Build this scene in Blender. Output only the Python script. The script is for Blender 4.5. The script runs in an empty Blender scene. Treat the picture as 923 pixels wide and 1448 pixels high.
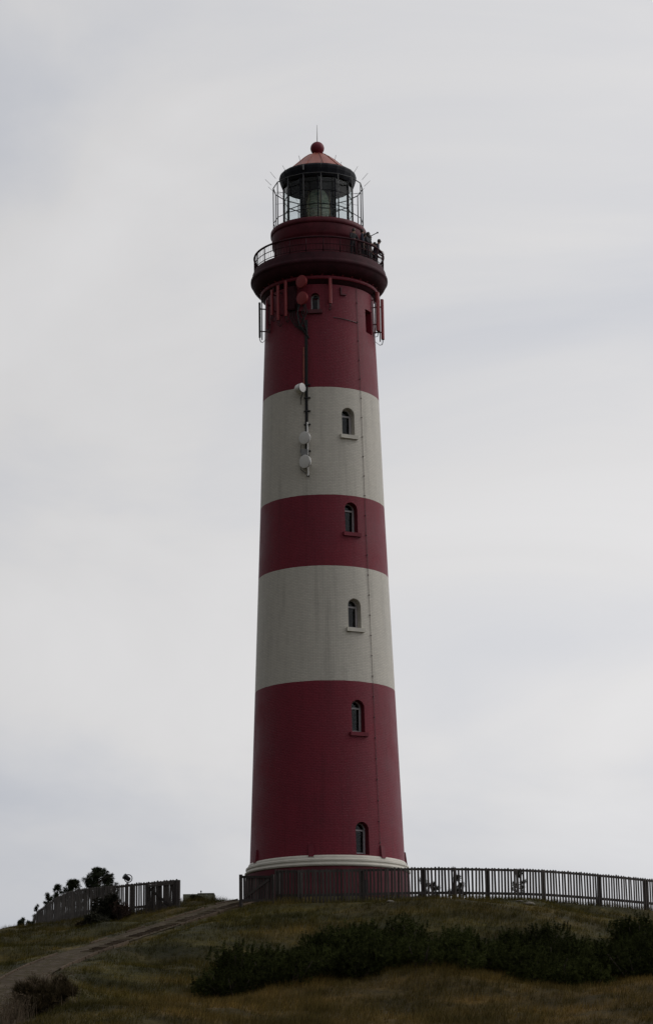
import bpy, bmesh, math, random
import numpy as np
from mathutils import Vector, Matrix, Quaternion, noise as mnoise

S = bpy.context.scene
col = S.collection
R = math.radians
rng = random.Random(7)
nrng = np.random.default_rng(11)

# ------------------------------------------------------------------ camera
F_PX, PW, PH = 3700.0, 923.0, 1448.0          # focal length in pixels of the photograph, its size
PITCH, ROLL, YAW = R(14.5), 0.0145, 0.0016
CAM = Vector((0, -132.0, -13.3))
fw = Vector((math.sin(YAW)*math.cos(PITCH), math.cos(YAW)*math.cos(PITCH), math.sin(PITCH)))
rt0 = Vector((math.cos(YAW), -math.sin(YAW), 0)); up0 = rt0.cross(fw)
upv = up0*math.cos(ROLL) + rt0*math.sin(ROLL); rtv = rt0*math.cos(ROLL) - up0*math.sin(ROLL)
cd = bpy.data.cameras.new('camera'); cam = bpy.data.objects.new('camera', cd); col.objects.link(cam)
cd.sensor_fit = 'VERTICAL'; cd.sensor_height = 24.0; cd.lens = F_PX/PH*24.0
cd.clip_start = 0.5; cd.clip_end = 20000
m3 = Matrix((rtv, upv, -fw)).transposed()
cam.matrix_world = Matrix.Translation(CAM) @ m3.to_4x4()
S.camera = cam

def P(u, v, Y):
    """point at world depth Y seen at pixel (u, v): used once, to survey where things stand"""
    d = fw + rtv*((u-PW/2)/F_PX) - upv*((v-PH/2)/F_PX)
    return CAM + d*((Y-CAM.y)/d.y)

# ------------------------------------------------------------------ world and sun
SUN_AZ, SUN_EL, GLOW_AZ = R(72), R(38), R(60)                  # clockwise from +Y (the view direction), veiled sun ahead and to the right
w = bpy.data.worlds.new('World'); S.world = w; w.use_nodes = True
nt = w.node_tree; nt.nodes.clear(); N = nt.nodes.new; L = nt.links.new
out = N('ShaderNodeOutputWorld')
sky = N('ShaderNodeTexSky'); sky.sky_type = 'NISHITA'; sky.sun_disc = False
sky.sun_elevation = SUN_EL; sky.sun_rotation = SUN_AZ; sky.air_density = 1.5; sky.dust_density = 4
bgA = N('ShaderNodeBackground'); L(sky.outputs[0], bgA.inputs[0]); bgA.inputs[1].default_value = 0.06
tc = N('ShaderNodeTexCoord')
def math_node(op, a, b=None, tree=None, clamp=False):
    t = tree or nt
    n = t.nodes.new('ShaderNodeMath'); n.operation = op; n.use_clamp = clamp
    for i, s in enumerate((a, b)):
        if s is None: continue
        if isinstance(s, (int, float)): n.inputs[i].default_value = s
        else: t.links.new(s, n.inputs[i])
    return n.outputs[0]
def mixcol_w(a, b):
    n = N('ShaderNodeVectorMath'); n.operation = 'MULTIPLY'; L(a, n.inputs[0]); L(b, n.inputs[1]); return n.outputs[0]
# overcast: the cloud sheet is brighter towards the veiled sun and darker away from it
dot = N('ShaderNodeVectorMath'); dot.operation = 'DOT_PRODUCT'
L(tc.outputs['Generated'], dot.inputs[0]); dot.inputs[1].default_value = (math.sin(GLOW_AZ)*0.9, math.cos(GLOW_AZ)*0.9, 0.30)
lum = math_node('MULTIPLY_ADD', dot.outputs['Value'], 0.46); nt.nodes[-1].inputs[2].default_value = 0.455
mp = N('ShaderNodeMapping'); L(tc.outputs['Generated'], mp.inputs[0]); mp.inputs['Scale'].default_value = (3.0, 3.0, 6.5)
mp.inputs['Location'].default_value = (0.35, 0.1, 0.75); mp.inputs['Rotation'].default_value = (0, R(-8), 0)
n1 = N('ShaderNodeTexNoise'); L(mp.outputs[0], n1.inputs['Vector']); n1.inputs['Scale'].default_value = 1.5
n1.inputs['Detail'].default_value = 6; n1.inputs['Roughness'].default_value = 0.5; n1.inputs['Distortion'].default_value = 0.6
cl = math_node('MULTIPLY_ADD', n1.outputs['Fac'], 0.46); nt.nodes[-1].inputs[2].default_value = 0.79
spz = N('ShaderNodeSeparateXYZ'); L(tc.outputs['Generated'], spz.inputs[0])
zw = math_node('MULTIPLY_ADD', n1.outputs['Fac'], 0.08); nt.nodes[-1].inputs[2].default_value = -0.04
zz_ = math_node('ADD', spz.outputs[2], zw)
er = N('ShaderNodeValToRGB'); L(zz_, er.inputs[0]); er.color_ramp.interpolation = 'EASE'
for e_, (p_, c_) in zip([er.color_ramp.elements[0], er.color_ramp.elements[1]]+[er.color_ramp.elements.new(0.5) for _ in range(4)], ((0.0, 0.86), (1.0, 0.98), (0.10, 0.88), (0.18, 1.0), (0.33, 0.93), (0.45, 0.925))):
    e_.position = p_; e_.color = (c_, c_, c_, 1)
lum2 = math_node('MULTIPLY', math_node('MULTIPLY', lum, cl), math_node('MULTIPLY', er.outputs[0], 1.01))
tint = N('ShaderNodeValToRGB'); L(n1.outputs['Fac'], tint.inputs[0])
tint.color_ramp.elements[0].position = 0.36; tint.color_ramp.elements[0].color = (0.945, 0.965, 1.03, 1)
tint.color_ramp.elements[1].position = 0.6; tint.color_ramp.elements[1].color = (1.005, 0.995, 1.003, 1)
lt = N('ShaderNodeValToRGB'); L(zz_, lt.inputs[0])
lt.color_ramp.elements[0].position = 0.09; lt.color_ramp.elements[0].color = (0.955, 0.985, 1.03, 1); lt.color_ramp.elements[1].position = 0.17; lt.color_ramp.elements[1].color = (1, 1, 1, 1)
bgB = N('ShaderNodeBackground'); L(mixcol_w(tint.outputs[0], lt.outputs[0]), bgB.inputs[0]); L(lum2, bgB.inputs[1])
mx = N('ShaderNodeMixShader'); mx.inputs[0].default_value = 0.96
L(bgA.outputs[0], mx.inputs[1]); L(bgB.outputs[0], mx.inputs[2]); L(mx.outputs[0], out.inputs[0])

sd = bpy.data.lights.new('sun', 'SUN'); sun = bpy.data.objects.new('sun', sd); col.objects.link(sun)
sd.energy = 0.8; sd.angle = R(28); sd.color = (1.0, 0.95, 0.9)
sdir = Vector((math.sin(SUN_AZ)*math.cos(SUN_EL), math.cos(SUN_AZ)*math.cos(SUN_EL), math.sin(SUN_EL)))
sun.rotation_euler = sdir.to_track_quat('Z', 'Y').to_euler(); sun.location = sdir*200

S.render.engine = 'CYCLES'
S.view_settings.view_transform = 'Standard'; S.view_settings.look = 'None'
S.view_settings.exposure = 0.0; S.view_settings.gamma = 1.0; S.view_settings.use_curve_mapping = False

# ------------------------------------------------------------------ materials
def nodes_of(name):
    m = bpy.data.materials.new(name); m.use_nodes = True
    t = m.node_tree; b = t.nodes['Principled BSDF']
    return m, t, b
def mixcol(t, fac, a, b, mode='MIX'):
    n = t.nodes.new('ShaderNodeMix'); n.data_type = 'RGBA'; n.blend_type = mode
    for sock, val in ((n.inputs[0], fac), (n.inputs[6], a), (n.inputs[7], b)):
        if isinstance(val, (int, float)): sock.default_value = val
        elif isinstance(val, (tuple, list)): sock.default_value = (*val[:3], 1)
        else: t.links.new(val, sock)
    return n.outputs[2]
def noise_node(t, scale, detail=4, rough=0.55, vec=None, stretch=None):
    n = t.nodes.new('ShaderNodeTexNoise'); n.inputs['Scale'].default_value = scale
    n.inputs['Detail'].default_value = detail; n.inputs['Roughness'].default_value = rough
    if vec is None:
        c = t.nodes.new('ShaderNodeTexCoord'); vec = c.outputs['Object']
    if stretch:
        mpn = t.nodes.new('ShaderNodeMapping'); mpn.inputs['Scale'].default_value = stretch
        t.links.new(vec, mpn.inputs[0]); vec = mpn.outputs[0]
    t.links.new(vec, n.inputs['Vector'])
    return n.outputs['Fac']
def ramp(t, fac, stops, interp='LINEAR'):
    n = t.nodes.new('ShaderNodeValToRGB'); t.links.new(fac, n.inputs[0]); cr = n.color_ramp; cr.interpolation = interp
    while len(cr.elements) < len(stops): cr.elements.new(0.5)
    for e, (p_, c) in zip(cr.elements, stops):
        e.position = p_; e.color = (*c, 1) if isinstance(c, (tuple, list)) else (c, c, c, 1)
    return n.outputs[0]
def simple(name, c, rough=0.6, var=0.25, scale=6.0, metal=0.0, bump=0.0, stretch=None, objrand=0.0, spec=0.5):
    m, t, b = nodes_of(name)
    f = noise_node(t, scale, 5, 0.6, stretch=stretch)
    c0 = tuple(x*(1-var) for x in c); c1 = tuple(min(1, x*(1+var)) for x in c)
    cc = ramp(t, f, [(0.3, c0), (0.7, c1)])
    if objrand:
        oi = t.nodes.new('ShaderNodeObjectInfo')
        k = math_node('MULTIPLY_ADD', oi.outputs['Random'], objrand, t); t.nodes[-1].inputs[2].default_value = 1-objrand/2
        vm = t.nodes.new('ShaderNodeVectorMath'); vm.operation = 'SCALE'
        t.links.new(cc, vm.inputs[0]); t.links.new(k, vm.inputs['Scale']); cc = vm.outputs[0]
    t.links.new(cc, b.inputs['Base Color'])
    b.inputs['Roughness'].default_value = rough; b.inputs['Metallic'].default_value = metal
    b.inputs['Specular IOR Level'].default_value = spec
    if bump:
        bn = t.nodes.new('ShaderNodeBump'); bn.inputs['Strength'].default_value = bump; bn.inputs['Distance'].default_value = 0.02
        t.links.new(f, bn.inputs['Height']); t.links.new(bn.outputs[0], b.inputs['Normal'])
    return m

RED = (0.195, 0.016, 0.034); WHITE = (0.61, 0.58, 0.51)
Z4, Z3, Z2, Z1 = 11.22, 17.08, 20.86, 26.70
def tower_paint():
    m, t, b = nodes_of('painted_brick')
    c = t.nodes.new('ShaderNodeTexCoord'); sp = t.nodes.new('ShaderNodeSeparateXYZ'); t.links.new(c.outputs['Object'], sp.inputs[0])
    ang = math_node('ARCTAN2', sp.outputs[0], sp.outputs[1], t); u = math_node('MULTIPLY', ang, 3.4, t)
    uv = t.nodes.new('ShaderNodeCombineXYZ'); t.links.new(u, uv.inputs[0]); t.links.new(sp.outputs[2], uv.inputs[1])
    wob = noise_node(t, 1.3, 3, 0.6); w2 = math_node('MULTIPLY_ADD', wob, 0.05, t); t.nodes[-1].inputs[2].default_value = -0.025
    z = math_node('ADD', sp.outputs[2], w2, t); zz = math_node('DIVIDE', z, 40.0, t)
    band = ramp(t, zz, [(0, 0.0), (Z4/40, 1.0), (Z3/40, 0.0), (Z2/40, 1.0), (Z1/40, 0.0)], 'CONSTANT')
    # weathering: broad blotches, vertical run-off streaks, single bricks taking paint differently
    blot = noise_node(t, 0.55, 5, 0.6); streak = noise_node(t, 1.0, 4, 0.6, stretch=(3.0, 3.0, 0.16))
    bk = t.nodes.new('ShaderNodeTexBrick'); t.links.new(uv.outputs[0], bk.inputs['Vector']); bk.inputs['Scale'].default_value = 1.0
    bk.inputs['Brick Width'].default_value = 0.25; bk.inputs['Row Height'].default_value = 0.083; bk.inputs['Mortar Size'].default_value = 0.010
    bk.inputs['Color1'].default_value = (0.93, 0.93, 0.93, 1); bk.inputs['Color2'].default_value = (1.05, 1.05, 1.05, 1); bk.inputs['Mortar'].default_value = (0.80, 0.80, 0.80, 1)
    red = mixcol(t, blot, (RED[0]*0.78, RED[1]*0.95, RED[2]*0.9), (RED[0]*1.22, RED[1]*1.35, RED[2]*1.15))
    white = mixcol(t, blot, tuple(x*0.9 for x in WHITE), tuple(x*1.08 for x in WHITE))
    base = mixcol(t, band, red, white)
    st = ramp(t, streak, [(0.28, 0.84), (0.46, 0.99), (0.72, 1.05)])
    base = mixcol(t, 1.0, base, st, 'MULTIPLY'); base = mixcol(t, 0.9, base, bk.outputs['Color'], 'MULTIPLY')
    # scuffs where paint has chipped to pale mortar
    ch = noise_node(t, 3.2, 6, 0.7, stretch=(1, 1, 4.0)); cm = ramp(t, ch, [(0.70, 0.0), (0.72, 0.5)])
    base = mixcol(t, cm, base, (0.30, 0.24, 0.22))
    t.links.new(base, b.inputs['Base Color']); b.inputs['Specular IOR Level'].default_value = 0.28
    rr = ramp(t, blot, [(0.3, 0.44), (0.7, 0.62)]); t.links.new(rr, b.inputs['Roughness'])
    hn = noise_node(t, 9, 4, 0.6)
    hh = math_node('MULTIPLY_ADD', bk.outputs['Fac'], -1.0, t); t.links.new(hn, t.nodes[-1].inputs[2])
    bn = t.nodes.new('ShaderNodeBump'); bn.inputs['Strength'].default_value = 0.55; bn.inputs['Distance'].default_value = 0.012
    t.links.new(hh, bn.inputs['Height']); t.links.new(bn.outputs[0], b.inputs['Normal'])
    return m

def glass(name, tintc=(0.9, 0.94, 0.95), refl=1.0, dirt=0.06):
    m, t, b = nodes_of(name); t.nodes.remove(b); o = t.nodes['Material Output']
    tr = t.nodes.new('ShaderNodeBsdfTransparent'); tr.inputs[0].default_value = (*tintc, 1)
    gl = t.nodes.new('ShaderNodeBsdfGlossy'); gl.inputs['Roughness'].default_value = 0.05
    df = t.nodes.new('ShaderNodeBsdfDiffuse'); df.inputs[0].default_value = (0.35, 0.36, 0.35, 1)
    fr = t.nodes.new('ShaderNodeFresnel'); gm = t.nodes.new('ShaderNodeNewGeometry')
    t.links.new(math_node('MULTIPLY_ADD', gm.outputs['Backfacing'], 1/1.5-1.5, t), fr.inputs[0]); t.nodes[-1].inputs[2].default_value = 1.5
    ff = math_node('MULTIPLY', fr.outputs[0], refl, t, True)
    mx1 = t.nodes.new('ShaderNodeMixShader'); t.links.new(ff, mx1.inputs[0]); t.links.new(tr.outputs[0], mx1.inputs[1]); t.links.new(gl.outputs[0], mx1.inputs[2])
    nz = noise_node(t, 5, 5, 0.65); nf = ramp(t, nz, [(0.35, 0.0), (0.75, dirt*2.5)])
    mx2 = t.nodes.new('ShaderNodeMixShader'); t.links.new(nf, mx2.inputs[0]); t.links.new(mx1.outputs[0], mx2.inputs[1]); t.links.new(df.outputs[0], mx2.inputs[2])
    t.links.new(mx2.outputs[0], o.inputs[0])
    return m

M = {}
M['tower'] = tower_paint()
M['red'] = simple('red_paint', (0.165, 0.017, 0.031), 0.55, 0.2, 2.5, bump=0.15, spec=0.28)
M['red_shade'] = simple('darkened_red_paint', (0.105, 0.015, 0.024), 0.6, 0.35, 1.3, bump=0.2, spec=0.25)  # darker red; on the plinth, shade behind the fence put into the colour
M['red_dark'] = simple('weathered_red_paint', (0.085, 0.012, 0.02), 0.6, 0.25, 2.0, bump=0.15)
M['red_antenna'] = simple('red_antenna_shell', (0.27, 0.03, 0.034), 0.45, 0.12, 5)
M['roof_red'] = simple('red_roof_paint', (0.30, 0.070, 0.042), 0.45, 0.2, 3.0)
M['white'] = simple('white_masonry_paint', (0.60, 0.575, 0.50), 0.55, 0.1, 2.2, bump=0.2)
M['white_shell'] = simple('white_antenna_shell', (0.80, 0.79, 0.77), 0.4, 0.06, 4)
M['frame'] = simple('grey_window_frame', (0.48, 0.46, 0.48), 0.5, 0.12, 8)
M['black'] = simple('black_iron', (0.022, 0.022, 0.025), 0.5, 0.3, 6)
M['darkiron'] = simple('dark_roof_metal', (0.010, 0.011, 0.017), 0.6, 0.3, 3, spec=0.2)
M['grey_metal'] = simple('galvanised_metal', (0.26, 0.26, 0.26), 0.45, 0.2, 8, metal=0.6)
M['wire'] = simple('dull_brown_wire', (0.11, 0.075, 0.075), 0.7, 0.2, 10)
M['cable'] = simple('black_cable', (0.015, 0.015, 0.016), 0.6, 0.2, 10)
M['interior'] = simple('dark_interior', (0.010, 0.010, 0.013), 0.8, 0.2, 3, spec=0.1)
M['pane'] = glass('window_glass', (0.55, 0.6, 0.62), 0.6, 0.02)
M['lantern_glass'] = glass('lantern_glass', (0.93, 0.95, 0.95), 0.5, 0.012)
mm, tt, bb = nodes_of('lens_glass')
bb.inputs['Base Color'].default_value = (0.52, 0.66, 0.56, 1); bb.inputs['Roughness'].default_value = 0.12
bb.inputs['Transmission Weight'].default_value = 0.2; bb.inputs['IOR'].default_value = 1.5
wv = noise_node(tt, 3, 3, stretch=(1, 1, 9)); tt.links.new(ramp(tt, wv, [(0.40, (0.25, 0.40, 0.30)), (0.58, (0.86, 0.95, 0.80))]), bb.inputs['Base Color'])
M['lens'] = mm
M['brass'] = simple('dull_brass', (0.20, 0.15, 0.07), 0.4, 0.2, 6, metal=0.7)
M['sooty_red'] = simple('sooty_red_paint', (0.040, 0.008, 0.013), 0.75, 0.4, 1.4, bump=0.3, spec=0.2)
M['wood'] = simple('weathered_wood', (0.060, 0.052, 0.048), 0.8, 0.35, 5, bump=0.4, stretch=(6, 6, 0.8), objrand=0.8, spec=0.2)
M['wood_grey'] = simple('silver_grey_wood', (0.10, 0.088, 0.080), 0.8, 0.3, 5, bump=0.4, stretch=(6, 6, 0.8), objrand=0.7, spec=0.2)
M['sleeper'] = simple('old_timber', (0.088, 0.066, 0.048), 0.9, 0.35, 4, bump=0.4, objrand=0.4, spec=0.05)
M['concrete'] = simple('mossy_concrete', (0.22, 0.22, 0.15), 0.85, 0.35, 3, bump=0.4)
M['stone'] = simple('pale_stone', (0.15, 0.135, 0.11), 0.85, 0.3, 5, bump=0.4)
M['bark'] = simple('pine_bark', (0.05, 0.036, 0.028), 0.9, 0.3, 8, bump=0.4)
M['skin'] = simple('skin', (0.42, 0.26, 0.19), 0.55, 0.08, 8)
M['hair'] = simple('dark_hair', (0.03, 0.022, 0.016), 0.6, 0.3, 12)
M['jacket_black'] = simple('black_cloth', (0.016, 0.016, 0.02), 0.85, 0.25, 10)
M['jacket_navy'] = simple('navy_cloth', (0.018, 0.022, 0.04), 0.85, 0.25, 10)
M['jacket_brown'] = simple('dark_brown_cloth', (0.05, 0.028, 0.024), 0.85, 0.25, 10)
M['trousers'] = simple('dark_trousers', (0.022, 0.022, 0.028), 0.85, 0.25, 10)

def leafmat(name, c, c2, scale=2.5, rough=0.6, objrand=0.4):
    m, t, b = nodes_of(name)
    f = ramp(t, noise_node(t, scale, 4, 0.65), [(0.36, 0.0), (0.64, 1.0)])
    cc = mixcol(t, f, c, c2)
    oi = t.nodes.new('ShaderNodeObjectInfo'); k = math_node('MULTIPLY_ADD', oi.outputs['Random'], objrand, t); t.nodes[-1].inputs[2].default_value = 1-objrand/2
    vm = t.nodes.new('ShaderNodeVectorMath'); vm.operation = 'SCALE'; t.links.new(cc, vm.inputs[0]); t.links.new(k, vm.inputs['Scale'])
    t.links.new(vm.outputs[0], b.inputs['Base Color']); b.inputs['Roughness'].default_value = 0.85; b.inputs['Specular IOR Level'].default_value = 0.03
    return m
M['needles'] = leafmat('dark_pine_needles', (0.009, 0.012, 0.003), (0.072, 0.084, 0.026), 4.2, objrand=0.9)
M['needles_green'] = leafmat('pine_needles', (0.022, 0.030, 0.016), (0.05, 0.058, 0.034))
M['dry_leaf'] = leafmat('dry_brown_twigs', (0.045, 0.030, 0.026), (0.085, 0.058, 0.045))
M['heather'] = leafmat('dark_heather', (0.026, 0.021, 0.011), (0.066, 0.048, 0.026), 3)
M['straw'] = leafmat('straw_coloured_grass', (0.085, 0.064, 0.042), (0.17, 0.132, 0.092), 4)
M['bushleaf'] = leafmat('dark_bush_leaves', (0.022, 0.024, 0.016), (0.048, 0.046, 0.032))

def grass_mat():
    m, t, b = nodes_of('dune_grass')
    at = t.nodes.new('ShaderNodeAttribute'); at.attribute_name = 'dry'
    f = noise_node(t, 0.9, 4, 0.6); f2 = noise_node(t, 14, 2, 0.5)
    g = mixcol(t, f, (0.044, 0.042, 0.009), (0.098, 0.082, 0.020)); d = mixcol(t, f, (0.090, 0.062, 0.018), (0.200, 0.142, 0.050))
    c = mixcol(t, at.outputs['Fac'], g, d)
    c = mixcol(t, 1.0, c, ramp(t, f2, [(0.3, 0.62), (0.7, 1.3)]), 'MULTIPLY')
    f4 = noise_node(t, 0.38, 5, 0.65, stretch=(0.8, 1.6, 1)); c = mixcol(t, 1.0, c, ramp(t, f4, [(0.36, (0.44, 0.50, 0.44)), (0.52, (0.95, 0.97, 0.9)), (0.64, (1.75, 1.6, 1.3))]), 'MULTIPLY')
    t.links.new(c, b.inputs['Base Color']); b.inputs['Roughness'].default_value = 0.8; b.inputs['Specular IOR Level'].default_value = 0.08
    return m
M['grass'] = grass_mat()
def ground_mat():
    m, t, b = nodes_of('dune_soil')
    at = t.nodes.new('ShaderNodeAttribute'); at.attribute_name = 'dry'
    sa = t.nodes.new('ShaderNodeAttribute'); sa.attribute_name = 'sand'
    f = noise_node(t, 0.7, 6, 0.65); f2 = noise_node(t, 7, 4, 0.6)
    g = mixcol(t, f, (0.030, 0.029, 0.008), (0.058, 0.049, 0.016)); d = mixcol(t, f, (0.048, 0.031, 0.010), (0.090, 0.060, 0.02))
    c = mixcol(t, at.outputs['Fac'], g, d); c = mixcol(t, sa.outputs['Fac'], c, mixcol(t, f2, (0.07, 0.054, 0.039), (0.125, 0.10, 0.075)))
    c = mixcol(t, 1.0, c, ramp(t, f2, [(0.25, 0.6), (0.75, 1.3)]), 'MULTIPLY')
    f4 = noise_node(t, 0.38, 5, 0.65, stretch=(0.8, 1.6, 1)); c = mixcol(t, 1.0, c, ramp(t, f4, [(0.36, (0.44, 0.50, 0.44)), (0.52, (0.95, 0.97, 0.9)), (0.64, (1.75, 1.6, 1.3))]), 'MULTIPLY')
    t.links.new(c, b.inputs['Base Color']); b.inputs['Roughness'].default_value = 0.9; b.inputs['Specular IOR Level'].default_value = 0.15
    bn = t.nodes.new('ShaderNodeBump'); bn.inputs['Strength'].default_value = 0.8; bn.inputs['Distance'].default_value = 0.06
    t.links.new(f2, bn.inputs['Height']); t.links.new(bn.outputs[0], b.inputs['Normal'])
    return m
M['ground'] = ground_mat()
def path_mat():
    m, t, b = nodes_of('clinker_paving')
    uvn = t.nodes.new('ShaderNodeUVMap')
    bk = t.nodes.new('ShaderNodeTexBrick'); t.links.new(uvn.outputs[0], bk.inputs['Vector']); bk.inputs['Scale'].default_value = 1.0
    bk.inputs['Brick Width'].default_value = 0.22; bk.inputs['Row Height'].default_value = 0.11; bk.inputs['Mortar Size'].default_value = 0.012
    bk.inputs['Color1'].default_value = (0.068, 0.052, 0.038, 1); bk.inputs['Color2'].default_value = (0.092, 0.073, 0.056, 1); bk.inputs['Mortar'].default_value = (0.04, 0.034, 0.024, 1)
    f = noise_node(t, 1.2, 6, 0.65); c = mixcol(t, ramp(t, f, [(0.42, 0.0), (0.66, 0.85)]), bk.outputs['Color'], (0.12, 0.097, 0.073))
    f3 = noise_node(t, 2.6, 5, 0.7); c = mixcol(t, ramp(t, f3, [(0.47, 0.0), (0.60, 0.85)]), c, (0.042, 0.036, 0.014))
    t.links.new(c, b.inputs['Base Color']); b.inputs['Roughness'].default_value = 0.95; b.inputs['Specular IOR Level'].default_value = 0.03
    bn = t.nodes.new('ShaderNodeBump'); bn.inputs['Strength'].default_value = 0.6; bn.inputs['Distance'].default_value = 0.02; bn.invert = True
    t.links.new(bk.outputs['Fac'], bn.inputs['Height']); t.links.new(bn.outputs[0], b.inputs['Normal'])
    return m
M['path'] = path_mat()

# ------------------------------------------------------------------ mesh helpers
class MB:
    def __init__(s): s.v = []; s.f = []; s.mi = []; s.sm = []
    def add(s, verts, faces, smooth=False, mi=0):
        o = len(s.v); s.v += [tuple(q) for q in verts]
        for f in faces: s.f.append(tuple(o+i for i in f)); s.sm.append(smooth); s.mi.append(mi)
    def box(s, c, d, rot=None, mi=0):
        hx, hy, hz = (x/2 for x in d); c = Vector(c)
        vs = [Vector((x*hx, y*hy, z*hz)) for z in (-1, 1) for x, y in ((-1, -1), (1, -1), (1, 1), (-1, 1))]
        if rot is not None: vs = [rot @ q for q in vs]
        s.add([q+c for q in vs], [(3, 2, 1, 0), (4, 5, 6, 7), (0, 1, 5, 4), (1, 2, 6, 5), (2, 3, 7, 6), (3, 0, 4, 7)], mi=mi)
    def tube(s, pts, r, n=8, caps=True, smooth=True, closed=False, mi=0):
        pts = [Vector(q) for q in pts]; k = len(pts); rs = r if isinstance(r, (list, tuple)) else [r]*k
        rings = []; prev = None
        for i, q in enumerate(pts):
            if closed: t = pts[(i+1) % k]-pts[i-1]
            else: t = pts[min(i+1, k-1)]-pts[max(i-1, 0)]
            t = t.normalized() if t.length > 1e-9 else Vector((0, 0, 1))
            if prev is None: a = t.orthogonal().normalized()
            else:
                a = prev-t*prev.dot(t); a = a.normalized() if a.length > 1e-6 else t.orthogonal().normalized()
            prev = a; b = t.cross(a)
            rings.append([q+(a*math.cos(2*math.pi*j/n)+b*math.sin(2*math.pi*j/n))*rs[i] for j in range(n)])
        vs = [q for rg in rings for q in rg]; fs = []
        for i in range(k if closed else k-1):
            i2 = (i+1) % k
            for j in range(n): fs.append((i*n+j, i*n+(j+1) % n, i2*n+(j+1) % n, i2*n+j))
        s.add(vs, fs, smooth, mi)
        if caps and not closed:
            o = len(s.v)-len(vs)
            s.f.append(tuple(o+j for j in reversed(range(n)))); s.sm.append(False); s.mi.append(mi)
            s.f.append(tuple(o+(k-1)*n+j for j in range(n))); s.sm.append(False); s.mi.append(mi)
    def lathe(s, prof, n=96, smooth=True, phase=0.0, c=(0, 0, 0), close=True, mi=0):
        c = Vector(c); vs = []; fs = []; k = len(prof)
        for r, z in prof:
            for j in range(n):
                a = phase+2*math.pi*j/n; vs.append((c.x+r*math.sin(a), c.y-r*math.cos(a), c.z+z))
        for i in range(k-1):
            for j in range(n): fs.append((i*n+j, i*n+(j+1) % n, (i+1)*n+(j+1) % n, (i+1)*n+j))
        s.add(vs, fs, smooth, mi)
        if close:
            o = len(s.v)-len(vs)
            s.f.append(tuple(o+j for j in reversed(range(n)))); s.sm.append(False); s.mi.append(mi)
            s.f.append(tuple(o+(k-1)*n+j for j in range(n))); s.sm.append(False); s.mi.append(mi)
    def prism(s, poly, y0, y1, smooth=False, mi=0):
        """poly in (x, z), extruded from y0 to y1"""
        n = len(poly); vs = [(x, y0, z) for x, z in poly]+[(x, y1, z) for x, z in poly]
        s.add(vs, [tuple(range(n)), tuple(range(2*n-1, n-1, -1))]+[(j, j+n, (j+1) % n+n, (j+1) % n) for j in range(n)], smooth, mi)
    def mesh(s, name, mats, sharp=None):
        me = bpy.data.meshes.new(name); me.from_pydata(s.v, [], s.f)
        for m in (mats if isinstance(mats, (list, tuple)) else [mats]): me.materials.append(m)
        me.polygons.foreach_set('use_smooth', s.sm); me.polygons.foreach_set('material_index', s.mi)
        bm = bmesh.new(); bm.from_mesh(me); bmesh.ops.recalc_face_normals(bm, faces=bm.faces); bm.to_mesh(me); bm.free()
        if sharp: me.set_sharp_from_angle(angle=R(sharp))
        me.update(); return me
    def build(s, name, mats, parent=None, loc=None, rz=0.0, sharp=40):
        return link(name, s.mesh(name, mats, sharp), parent, loc, rz)

def link(name, me, parent=None, loc=None, rz=0.0):
    o = bpy.data.objects.new(name, me); col.objects.link(o)
    if parent is not None: o.parent = parent
    if loc is not None: o.location = loc
    o.rotation_euler = (0, 0, rz) if not isinstance(rz, tuple) else rz
    return o
def tag(o, label=None, cat=None, group=None, kind=None):
    if label: o['label'] = label
    if cat: o['category'] = cat
    if group: o['group'] = group
    if kind: o['kind'] = kind
    return o
def thing(name, loc, label, cat, group=None, rz=0.0):
    o = link(name, None, None, loc, rz); o.empty_display_size = 0.3
    return tag(o, label, cat, group)
def box_mesh(name, d, m, c=(0, 0, 0)):
    b = MB(); b.box(c, d); return b.mesh(name, m)
def catmull(pts, step):
    pts = [Vector(p) for p in pts]; q = [pts[0]*2-pts[1]]+pts+[pts[-1]*2-pts[-2]]; dense = []
    for i in range(1, len(q)-2):
        for k in range(24):
            t = k/24; a, b, c, d = q[i-1], q[i], q[i+1], q[i+2]
            dense.append(0.5*((2*b)+(c-a)*t+(2*a-5*b+4*c-d)*t*t+(3*b-a-3*c+d)*t**3))
    dense.append(pts[-1]); outp = [dense[0]]; acc = 0.0
    for a, b in zip(dense, dense[1:]):
        seg = (Vector((b.x, b.y))-Vector((a.x, a.y))).length
        while acc+seg >= step:
            t = (step-acc)/seg; a = a.lerp(b, t); outp.append(a.copy()); seg = (Vector((b.x, b.y))-Vector((a.x, a.y))).length; acc = 0.0
        acc += seg
    return outp

# ------------------------------------------------------------------ terrain
fence_right = [P(391, 1279, -10.2), P(423, 1279, -11.0), P(515, 1277.5, -11.4), P(602, 1275.5, -10.5), P(690, 1276, -9.5), P(770, 1278, -8.2), P(850, 1283.5, -6.4), P(922, 1290, -4.2), P(985, 1297, -1.6), Vector((21.0, 4.0, -0.9))]
fence_left = [P(250, 1290, -4.0), P(205, 1294, -3.2), P(150, 1299, -0.8), P(112, 1302, 3.0), P(86, 1309, 8.0), P(66, 1321, 13.0), P(50, 1335, 17.5), Vector((-17.6, 22.5, -0.9)), Vector((-17.2, 27.0, -1.8))]
path_ctrl = [P(360, 1272, -2.0), P(325, 1279.5, -8.6), P(288, 1291, -11.5), P(250, 1303, -14), P(200, 1319, -17.5), P(150, 1335, -21.5), P(100, 1352, -26.0), P(50, 1374, -31.5), P(5, 1406, -38.0), P(-30, 1440, -45.0), P(-60, 1475, -53)]
ctrl = [(p.x, p.y, p.z) for p in fence_right+fence_left+path_ctrl]
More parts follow.
